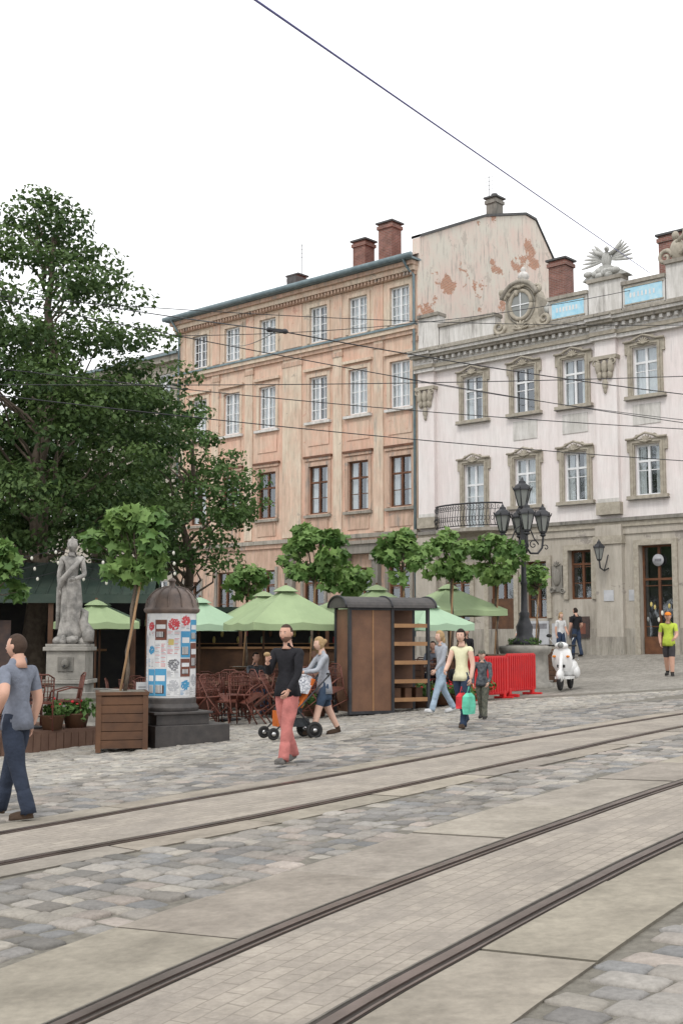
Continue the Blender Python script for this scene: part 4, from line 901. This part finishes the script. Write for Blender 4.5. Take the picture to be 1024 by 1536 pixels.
def head(mb,T,H,skin,hair,style='short',beard=False,cap=None):
    nu,nv=24,18; vs=[];hr=[]
    for j in range(nv+1):
        t=-math.pi/2+math.pi*j/nv
        for i in range(nu):
            a=2*math.pi*i/nu; dx=math.cos(t)*math.cos(a); dy=math.cos(t)*math.sin(a); dz=math.sin(t)
            x=.0455*dx; y=.056*dy; z=.066*dz
            if dz<0: x*=1-.30*dz*dz; 
            if dz<0 and dy<0: y*=1+.4*dz
            if dz<0 and dy>0: y*=1-.06*dz
            if dy>0:
                y+=.013*math.exp(-((dx/.15)**2+((dz+.16)/.2)**2))
                y-=.005*math.exp(-(((abs(dx)-.34)/.15)**2+((dz-.08)/.1)**2))
                y+=.003*math.exp(-((dx/.25)**2+((dz+.5)/.08)**2)); y+=.004*math.exp(-((dx/.3)**2+((dz+.85)/.12)**2))
            if style=='none': h=False
            elif style=='short': h=(dz>.66) or (dy<.15 and dz>.1) or (dy<-.15 and dz>-.55)
            else: h=(dz>.62) or (dy<.30 and dz>-.3) or (dy<.05 and dz>-.9)
            if h: f=1.05 if style=='short' else 1.12; x*=f;y*=f;z*=f
            hr.append(h); vs.append((x*H,y*H,z*H))
    fs=[];ms=[]
    for j in range(nv):
        for i in range(nu):
            q=(j*nu+i,j*nu+(i+1)%nu,(j+1)*nu+(i+1)%nu,(j+1)*nu+i); fs.append(q)
            hh=sum(hr[v] for v in q)>=2; c_=np.mean([vs[v] for v in q],axis=0)/H
            m_=hair if hh else skin
            if beard and not hh and c_[2]<-.024 and not(abs(c_[0])<.012 and c_[2]>-.036): m_=beard
            ms.append(m_)
    mb.add(vs,fs,ms,True,T)
    for s_ in (-1,1):
        mb.ell((s_*.0165*H,.0492*H,.005*H),(.0060*H,.004*H,.0030*H),'eyewhite',T,8,6); mb.ell((s_*.0165*H,.0526*H,.005*H),(.0026*H,.0015*H,.0026*H),'pupil',T,6,5)
        mb.ell((s_*.0165*H,.0520*H,.015*H),(.009*H,.003*H,.0015*H),hair if style!='none' else skin,T,6,4)
        mb.ell((s_*.046*H,-.002*H,-.002*H),(.005*H,.010*H,.015*H),skin,T,8,6)
    mb.ell((0,.0545*H,-.032*H),(.011*H,.004*H,.003*H),'lips',T,8,5)
    if style=='long': mb.ell((0,-.035*H,-.05*H),(.048*H,.032*H,.075*H),hair,T,12,8)
    if style=='bun': mb.ell((0,-.065*H,.02*H),(.025*H,.025*H,.025*H),hair,T,10,8)
    if cap:
        mb.lathe([(.053*H,.018*H),(.055*H,.03*H),(.05*H,.052*H),(.035*H,.068*H),(.01*H,.075*H)],(0,-.002*H,0),cap,16,T,True,None,.95,1.12); mb.ell((0,.07*H,.022*H),(.035*H,.035*H,.005*H),cap,T,10,5)
def rotx(v,a): return Vector((v[0],v[1]*math.cos(a)+v[2]*math.sin(a),-v[1]*math.sin(a)+v[2]*math.cos(a)))
def person(name,x,y,head_deg,H,legs,arms,fit,hair,style='short',skin='skin',beard=None,cap=None,lean=0,yaw=0,pitch=0,fat=1.0,legfat=1.0,zoff=0,extras=None,female=False,z=None):
    V=[];E=[];Rr=[]
    def nv(p,r): V.append(Vector(p)); Rr.append(r); return len(V)-1
    def up(p):
        p=Vector(p)-Vector((0,0,.53)); return rotx(p,lean)+Vector((0,0,.53))
    wz=.88 if female else 1; sw=.088 if female else .102
    pel=nv((0,0,.53),.082*fat); wa=nv(up((0,0,.61)),.074*fat*wz); ch=nv(up((0,0,.70)),.082*fat*(.95 if female else 1)); uc=nv(up((0,0,.775)),.068*fat); nb=nv(up((0,-.002,.815)),.045); hb=nv(up((0,.006,.872)),.03)
    bones=[(pel,wa,'torso'),(wa,ch,'torso'),(ch,uc,'torso'),(uc,nb,'torso'),(nb,hb,'neckcore')]
    hands=[]
    for sd_,(a,ab,e,inn) in zip((-1,1),arms):
        a,ab,e,inn=map(rad,(a,ab,e,inn))
        sh=nv(up((sd_*sw,0,.793)),.042*(.9 if female else 1)*min(fat,1.1))
        d=Vector((sd_*math.sin(ab),math.sin(a)*math.cos(ab),-math.cos(a)*math.cos(ab))); el=V[sh]+d*.172
        me_=nv(V[sh]+d*.08,.034*(.88 if female else 1)); ei=nv(el,.029*(.9 if female else 1))
        d2=Vector((-sd_*math.sin(inn),math.sin(a+e)*math.cos(inn),-math.cos(a+e)*math.cos(inn))); wr=el+d2*.148; wi=nv(wr,.0195)
        bones+=[(uc,sh,'torso'),(sh,me_,'ua1'),(me_,ei,'ua2'),(ei,wi,'fa')]; hands.append((sd_,wr,d2))
    low=9; feet=[]
    for sd_,(a,b_,foot) in zip((-1,1),legs):
        a,b_,foot=map(rad,(a,b_,foot)); hip=Vector((sd_*.047,0,.50)); d=Vector((0,math.sin(a),-math.cos(a))); kn=hip+d*.235
        d2=Vector((0,math.sin(a-b_),-math.cos(a-b_))); an=kn+d2*.225; fd=Vector((sd_*.15,math.cos(foot),math.sin(foot))).normalized()
        hi=nv(hip,.064*legfat); mt=nv(hip+d*.12,.057*legfat); ki=nv(kn,.041*legfat); ci=nv(kn+d2*.08,.039*legfat); ai=nv(an,.028*legfat); 
        hl=nv(an+Vector((0,-.012,-.018)),.026); bi=nv(an+fd*.075+Vector((0,0,-.022)),.024); ti=nv(an+fd*.118+Vector((0,0,-.026)),.018)
        feet.append((an,fd,d2))
        bones+=[(pel,hi,'hip'),(hi,mt,'th1'),(mt,ki,'th2'),(ki,ci,'sh1'),(ci,ai,'sh2'),(ai,hl,'foot'),(hl,bi,'foot'),(bi,ti,'foot')]
        low=min(low,(an.z-.044) , (an+fd*.118).z-.044)
    E=[(a,b_) for a,b_,_ in bones]
    vs,fs=skin_eval([tuple(v*H) for v in V],E,[r*H for r in Rr])
    A=np.array([V[a] for a,_,_ in bones])*H; B=np.array([V[b_] for _,b_,_ in bones])*H; RA=np.array([(Rr[a]+Rr[b_])/2 for a,b_,_ in bones])*H
    def near(P):
        AB=B-A; t=np.clip(((P[:,None]-A)*AB).sum(2)/((AB**2).sum(1)+1e-9),0,1); D=np.linalg.norm(P[:,None]-(A+t[...,None]*AB),axis=2)/RA; k=D.argmin(1); return k,t[np.arange(len(k)),k]
    k,t=near(vs); tor=np.array([bones[i][2] in('torso','hip') for i in k]); vs[tor,1]*=.80; vs[tor,0]*=1.06
    cen=np.array([vs[list(f)].mean(0) for f in fs]); k,t=near(cen)
    mats=[]
    for i in range(len(fs)):
        l=bones[k[i]][2]; sp=fit.get(l,skin)
        if isinstance(sp,(list,tuple)): sp=sp[1] if t[i]<sp[0] else sp[2]
        mats.append(sp)
    mb=MB(); mb.add([tuple(v) for v in vs],fs,mats,True)
    hc=V[hb]+rotx(Vector((0,.010,.044)),lean)
    nk=[up((0,-.004,.805)),up((0,-.006,.832)),up((0,.002,.865)),up((0,.012,.895))]; mb.tube([p*H for p in nk],[.046*H,.034*H,.030*H,.026*H],skin,14)
    T=Matrix.Translation(hc*H)@Matrix.Rotation(rad(yaw),4,'Z')@Matrix.Rotation(-lean*.5+rad(pitch),4,'X')
    head(mb,T,H,skin,hair,style,beard,cap)
    for (sd_,wr,d2) in hands:
        q=Vector((0,0,-1)).rotation_difference(d2); hand(mb,Matrix.Translation((wr-d2*.006)*H)@q.to_matrix().to_4x4(),H*.95,fit.get('hand',skin),sd_,.6)
    sh_=fit['foot']; lm=fit['sh1']
    for an,fd,d2 in feet:
        q=Vector((0,1,0)).rotation_difference(fd).to_matrix().to_4x4(); T3=Matrix.Translation((an+fd*.045+Vector((0,0,-.030)))*H)@q
        n3=16; pf=[]
        for (zz,sc3) in ((-.013,.95),(-.011,1.05),(.0,1.04),(.010,.95),(.020,.72),(.026,.4)):
            for i3 in range(n3):
                a3=2*math.pi*i3/n3; yy=math.sin(a3); xx=math.cos(a3)*(1-.18*abs(yy)**3)*(1.06 if yy>0 else .86)
                pf.append((xx*.027*sc3*H,(yy*.074*sc3-(.012 if zz>.01 else 0))*H,zz*H*(1 if yy<.2 else 1-.25*(yy-.2)*(zz>0))))
        mb.add(pf,[(j3*n3+i3,j3*n3+(i3+1)%n3,(j3+1)*n3+(i3+1)%n3,(j3+1)*n3+i3) for j3 in range(5) for i3 in range(n3)]+[tuple(range(n3-1,-1,-1)),tuple(range(5*n3,6*n3))],sh_,True,T3)
        if lm!=skin and isinstance(lm,str):
            mb.tube([(an-d2*.14)*H,(an-d2*.07)*H,(an-d2*.01)*H,(an+d2*.018+fd*.006)*H],[.030*legfat*H,.037*legfat*H,.036*legfat*H,.039*legfat*H],lm,14)
    if extras: extras(mb,H,V,hands)
    z_=(gz(x,y) if z is None else z)-low*H+zoff
    return mb.build(name,None,(x,y,z_),rad(head_deg))
def outfit(top,bot,shoe,sleeve='long',leg='long',skin='skin'):
    f={'torso':top,'hip':bot,'foot':shoe,'th1':bot,'th2':bot,'sh1':bot,'sh2':bot,'neckcore':skin}
    f['ua1']=top; f['ua2']=top if sleeve=='long' else (.35,top,skin); f['fa']=(.93,top,skin) if sleeve=='long' else skin
    if sleeve=='none': f['ua1']=(.3,top,skin); f['ua2']=skin
    if leg=='shorts': f['sh1']=skin; f['sh2']=(.85,skin,shoe); f['th2']=(.8,bot,skin)
    return f
def hem(top,z0,z1,r0,r1,sy=.75):
    def f(mb,H,V,hands):
        mb.lathe([((r0-.024)*H,(z1+.03)*H),((r0-.006)*H,(z1-.03)*H),((r0*.5+r1*.5)*H,(z1*.4+z0*.6)*H),(r1*H,z0*H),(r1*.97*H,z0*H)],(0,0,0),top,28,None,True,lambda a,z:.035*math.sin(7*a)+.02*math.sin(11*a+1),1,sy,caps=False)
    return f
person('man',-3.2,12.0,62,1.84,[(-14,8,-8),(20,4,5)],[(-34,30,70,10),(-8,12,22,5)],outfit('greytee','darkjeans','brownshoe','short'),'hairshort',fat=1.12,legfat=1.08,extras=hem('greytee',.475,.60,.088,.098,.8),yaw=12)
def jacket(mb,H,V,hands):
    hem('blackjacket',.475,.62,.088,.105,.8)(mb,H,V,hands)
    w=hands[1][1]*H+hands[1][2]*.09*H; mb.ell(tuple(w+Vector((-.02,.02,.02))),(.045,.04,.03),'hairblond')
person('man',-.70,15.7,146,1.82,[(16,6,4),(-10,16,-14)],[(14,8,25,8),(22,6,105,28)],outfit('blackjacket','pinkpants','greyshoe'),'hairshort',beard='stubble',extras=jacket,fat=1.02,yaw=8,legfat=1.06)
def cardi(mb,H,V,hands):
    hem('greycardi',.42,.62,.078,.10,.8)(mb,H,V,hands); hem('bluedress',.36,.5,.078,.092,.8)(mb,H,V,hands)
person('woman',-.28,20.0,112,1.66,[(20,6,6),(-14,14,-10)],[(34,10,50,6),(34,10,50,6)],outfit('greycardi','bluedress','brownshoe','long','shorts','skinpale'),'hairblond','bun','skinpale',extras=cardi,female=True,lean=rad(6),legfat=.95,yaw=10)
mb=MB()
for s_ in (-.24,.24):
    T=Matrix.Translation((s_,0,0)); wheel(mb,.38,.1,T,.025); wheel(mb,-.32,.14,T,.03)
    mb.tube([(s_,.38,.12),(s_,-.1,.55),(s_,-.55,1.0)],.014,'iron'); mb.tube([(s_,-.32,.14),(s_,.0,.5),(s_,.15,.62)],.014,'iron')
mb.tube([(-.24,-.55,1.0),(-.2,-.6,1.04),(.2,-.6,1.04),(.24,-.55,1.0)],.016,'rubber'); mb.tube([(-.24,-.32,.14),(.24,-.32,.14)],.012,'iron'); mb.tube([(-.24,.38,.12),(.24,.38,.12)],.012,'iron')
mb.box(-.2,.2,-.12,.22,.42,.5,'strollerfab'); mb.add([(-.2,-.12,.5),(.2,-.12,.5),(.2,-.35,.95),(-.2,-.35,.95),(-.22,-.08,.5),(.22,-.08,.5),(.22,-.3,.97),(-.22,-.3,.97)],[(0,1,2,3),(4,5,6,7),(0,3,7,4),(1,2,6,5)],'orangefab')
vs=[];n=8
for j in range(6):
    t=rad(10+j*22)
    for i in range(n+1):
        a=math.pi*i/n; vs.append((.25*math.cos(a),-.2+.3*math.sin(a)*math.cos(t)*1.0,.72+.32*math.sin(a)*math.sin(t)))
mb.add(vs,[(j*(n+1)+i,j*(n+1)+i+1,(j+1)*(n+1)+i+1,(j+1)*(n+1)+i) for j in range(5) for i in range(n)],'pattern',True)
mb.box(-.17,.17,.2,.26,.2,.45,'orangefab'); mb.ell((0,.02,.56),(.12,.2,.1),'pattern'); mb.ell((0,-.12,.74),(.07,.07,.08),'skinpale'); mb.box(-.18,.18,-.25,.1,.2,.32,'strollerfab')
mb.build('baby_stroller',None,(-.82,19.75,gz(-.82,19.75)),rad(112))
def bags(mb,H,V,hands):
    hem('yellowtop',.47,.60,.078,.094,.8)(mb,H,V,hands)
    for (hi,off,mt,sc_) in ((0,(0,.03,0),'mintbag',1.0),(0,(.12,.05,-.0),'redbag',.8)):
        p=(hands[hi][1]+hands[hi][2]*.085)*H+Vector(off)
        w=.13*sc_; vs=[]
        for j,(zz,ww,dd) in enumerate(((-.08,.07,.02),(-.14,w,.05),(-.3,w*1.05,.06),(-.42*sc_,w*.95,.05))):
            for (a,b_) in ((-1,-1),(1,-1),(1,1),(-1,1)): vs.append((p[0]+b_*dd,p[1]+a*ww+R.uniform(-.01,.01),p[2]+zz))
        mb.add(vs,[(j*4+i,j*4+(i+1)%4,(j+1)*4+(i+1)%4,(j+1)*4+i) for j in range(3) for i in range(4)]+[(12,13,14,15)],mt)
        mb.tube([(p[0],p[1]-.07,p[2]-.09),(p[0],p[1],p[2]+.02),(p[0],p[1]+.07,p[2]-.09)],.006,mt,5)
    p=Vector((.13,-.06,.52))*H; mb.ell(tuple(p),(.05,.15,.11),'blackjacket'); mb.tube([(.12*H,-.1*H,.55*H),(.10*H,-.02*H,.80*H),(.12*H,.04*H,.56*H)],.008,'blackjacket')
person('woman',1.98,19.95,150,1.65,[(12,4,6),(-16,18,-18)],[(6,14,12,2),(14,14,50,10)],outfit('yellowtop','jeans','brownshoe','none','long','skinpale'),'hairdark','long','skinpale',extras=bags,female=True,yaw=12,legfat=.95)
person('boy',2.52,21.7,160,1.24,[(14,6,4),(-12,14,-12)],[(16,12,20,8),(-10,16,30,8)],outfit('darktop','camo','darkshoe','long'),'hairbrown','short','skinpale',cap='camo',fat=1.05,legfat=1.1,extras=hem('darktop',.47,.6,.09,.1,.8))
person('woman',1.95,23.7,120,1.66,[(24,6,8),(-18,16,-16)],[(20,8,20,5),(-16,10,20,5)],outfit('greycardi','lightblue','white','long'),'hairblond','long','skinpale',female=True)
def vestx(mb,H,V,hands): hem('vest',.46,.62,.09,.1,.85)(mb,H,V,hands); mb.ell((0,-.09*H,.70*H),(.08*H,.05*H,.12*H),'darktop')
person('man',9.15,33.8,158,1.80,[(10,8,4),(-14,10,-12)],[(16,10,50,10),(-10,12,35,6)],outfit('vest','shorts','darkshoe','short','shorts'),'hairdark',cap='orange',extras=vestx,fat=1.1,legfat=1.08)
person('woman',7.9,43.5,200,1.68,[(8,4,4),(-8,8,-6)],[(6,8,40,6),(-6,8,10,4)],outfit('white','jeans','white','short'),'hairblond','long','skinpale',female=True)
person('man',8.55,44.0,30,1.80,[(8,4,4),(-8,8,-6)],[(6,10,20,6),(-6,12,60,6)],outfit('blackjacket','jeans','darkshoe','short'),'hairdark','short',fat=1.08)
person('woman',6.0,40,170,1.66,[(5,4,4),(-5,8,-6)],[(10,10,60,20),(10,12,60,20)],outfit('white','lightblue','white','short'),'hairbrown','long',female=True)
person('woman',3.1,30.2,190,1.70,[(3,2,0),(-3,2,0)],[(4,6,12,5),(4,6,12,5)],outfit('blackjacket','darkjeans','darkshoe'),'hairdark','long',female=True)
for (x,y,r,t,hh) in ((.75,30.9,200,'white','hairbrown'),(-.55,26.6,120,'lightblue','hairblond'),(-1.9,26.7,220,'darktop','hairdark'),(2.3,30.3,150,'greytee','hairdark')):
    person('seated_woman' if hh=='hairblond' else 'seated_man',x,y,r,1.72,[(84,86,0),(80,80,0)],[(30,8,60,15),(25,8,70,15)],outfit(t,'jeans','darkshoe','short'),hh,'short')
    inst('cafe_chair',chair,(x,y,gz(x,y)),rad(r))
fx,fy=-5.65,25.2; fz=gz(fx,fy); ft=empty('statue_fountain',(fx,fy,fz),0); mb=MB()
oct_=[(1.25,-.1),(1.25,.15),(1.15,.2),(1.12,.62),(1.2,.68),(1.22,.8),(1.08,.8),(1.05,.66)]
mb.lathe(oct_,(0,0,0),'pedstone',8,Matrix.Rotation(rad(22.5),4,'Z'),False,caps=False); mb.lathe([(1.1,.6),(1.1,.62)],(0,0,0),'glass',8,Matrix.Rotation(rad(22.5),4,'Z'),False)
mb.box(-.42,.42,-.42,.42,0,.95,'pedstone'); mb.box(-.48,.48,-.48,.48,.95,1.03,'pedstone'); mb.box(-.40,.40,-.4,.4,1.03,1.62,'pedstone'); mb.box(-.46,.46,-.46,.46,1.62,1.70,'pedstone'); mb.box(-.42,.42,-.42,.42,1.70,1.76,'pedstone')
mb.box(-.16,.16,-.43,-.40,1.2,1.5,'darkstone'); mb.ell((0,-.45,1.36),(.09,.06,.1),'darkstone'); mb.tube([(0,-.48,1.33),(0,-.6,1.3)],.02,'iron')
mb.build('pedestal_and_basin',ft,bevel=.012); mb=MB()
for k in range(9): mb.ell((R.uniform(-.28,.28),R.uniform(-.25,.25),1.80+R.uniform(0,.08)),(R.uniform(.12,.2),R.uniform(.1,.18),.1),'statuestone')
mb.tube([(.38,-.05,1.8),(.36,0,2.0),(.26,.0,2.2),(.3,0,2.42),(.2,.02,2.5)],[.12,.14,.1,.07,.03],'statuestone',8)
mb.build('rock_and_dolphin',ft)
st={k:'statuestone' for k in ('torso','hip','neck','foot','th1','th2','sh1','sh2','ua1','ua2','fa','hand')}
def drape(mb,H,V,hands):
    rip=lambda a,z:.10*math.sin(9*a+z*3)+.06*math.sin(5*a+z*6)
    mb.lathe([(.075*H,.62*H),(.088*H,.52*H),(.098*H,.35*H),(.09*H,.2*H),(.105*H,.08*H),(.12*H,.02)],(0,0,0),'statuestone',40,None,True,rip,1,.85)
    pts=[(-.1*H,.02,.80*H),(-.02*H,.09*H,.70*H),(.08*H,.08*H,.58*H),(.11*H,0,.5*H),(.12*H,-.05*H,.3*H),(.13*H,-.05*H,.1*H)]
    mb.tube(pts,[.02*H,.025*H,.03*H,.035*H,.03*H,.02*H],'statuestone',8); mb.tube([(.1*H,-.06*H,.78*H),(.06*H,-.1*H,.5*H),(.10*H,-.1*H,.15*H)],[.03*H,.04*H,.05*H],'statuestone',8)
    mb.ell((0,0,.965*H),(.05*H,.06*H,.02*H),'statuestone'); mb.ell((0,.05*H,.985*H),(.012*H,.01*H,.02*H),'statuestone')
o=person('marble_figure',fx,fy,188,2.15,[(0,2,0),(10,14,0)],[(8,12,60,35),(-4,12,12,4)],st,'statuestone','bun','statuestone',female=True,extras=drape,yaw=-20,z=fz+1.84)
for i,m_ in enumerate(o.data.materials):
    if m_ in (M['eyewhite'],M['pupil'],M['lips']): o.data.materials[i]=M['statuestone']
o.parent=ft; o.location=(0,0,o.location[2]-fz)
mb=MB(); mb.box(-.2,.2,-.02,.02,.5,1.0,'paper'); 
for k in range(9): mb.box(-.16,R.uniform(0,.16),-.024,-.021,.55+k*.045,.565+k*.045,'ink')
mb.tube([(0,.03,0),(0,.03,.6)],.02,'iron'); mb.build('menu_board',None,(-3.35,21.0,gz(-3.35,21)),rad(10))
def wireobj(p0,p1,r,mat,sag=0):
    p0=Vector(p0);p1=Vector(p1); mb=MB(); n=24
    mb.tube([p0.lerp(p1,k/n)-Vector((0,0,sag*4*(k/n)*(1-k/n))) for k in range(n+1)],r,mat,6); return mb.build('overhead_wire')
wireobj((-3.1,2.1,4.9),(11.4,43.3,15.0),.011,'wireblue')
wireobj((-9.5,24,9.0),(16,40,8.2),.012,'wire',.3)
wireobj((-12,40,13.6),(-1.2,22,7.3),.012,'wire',.1)
wireobj((-1.2,22,7.3),(16,34,8.0),.012,'wire',.25)
wireobj((-12,36,11.0),(12,44,14.8),.012,'wire',.9)
wireobj((-10,25,7.6),(14,30,6.6),.010,'wire',.3)
wireobj((-8,18,5.6),(12,28,5.5),.009,'wire',.2)
wireobj((-1.2,22,7.3),(-5,52,14.5),.010,'wire',.2)
wireobj((-10,27,9.6),(15,36,11.2),.010,'wire',.4)
wireobj((-9,22,6.3),(14,26,7.6),.009,'wire',.2)
wireobj((2.5,50,12.5),(14,30,6.5),.010,'wire',.2)
mb=MB(); mb.box(-.18,.18,-.03,.03,-.03,.03,'iron'); mb.ell((-.15,0,0),(.07,.05,.05),'iron'); mb.ell((.15,0,0),(.07,.05,.05),'iron'); mb.build('wire_junction_fitting',None,(-1.2,22,7.3),.4)
# ------------------------------------------------------------ camera, light
cam=bpy.data.cameras.new('camera'); co=bpy.data.objects.new('camera',cam); sc.collection.objects.link(co); sc.camera=co
cam.sensor_fit='VERTICAL'; cam.sensor_height=36; cam.lens=42.19; cam.clip_end=3000; cam.clip_start=.05
co.location=(0,0,1.6); co.rotation_euler=(rad(90+5.93),0,0)
w=bpy.data.worlds.new('World'); sc.world=w; w.use_nodes=True; nt=w.node_tree; nt.nodes.clear()
out=nt.nodes.new('ShaderNodeOutputWorld'); sky=nt.nodes.new('ShaderNodeTexSky'); sky.sky_type='NISHITA'; sky.sun_disc=False; sky.sun_elevation=rad(52); sky.sun_rotation=rad(200)
b1=nt.nodes.new('ShaderNodeBackground'); b1.inputs[1].default_value=.12; nt.links.new(sky.outputs[0],b1.inputs[0])
b2=nt.nodes.new('ShaderNodeBackground'); b2.inputs[1].default_value=1.55
tc=nt.nodes.new('ShaderNodeTexCoord'); n1=nt.nodes.new('ShaderNodeTexNoise'); n1.inputs['Scale'].default_value=1.6; n1.inputs['Detail'].default_value=5; nt.links.new(tc.outputs['Generated'],n1.inputs['Vector'])
nt.links.new(ramp(nt,n1.outputs['Fac'],.3,.7,(.94,.95,.97),(1,1,1)),b2.inputs[0])
ms=nt.nodes.new('ShaderNodeMixShader'); ms.inputs[0].default_value=.92
nt.links.new(b1.outputs[0],ms.inputs[1]); nt.links.new(b2.outputs[0],ms.inputs[2]); nt.links.new(ms.outputs[0],out.inputs[0])
sl=bpy.data.lights.new('sun','SUN'); sl.energy=1.3; sl.angle=rad(14); sl.color=(1,.96,.9); so=bpy.data.objects.new('sun',sl); sc.collection.objects.link(so)
so.rotation_euler=(rad(38),0,rad(-20))
sc.view_settings.view_transform='Standard'; sc.view_settings.look='None'; sc.view_settings.exposure=0
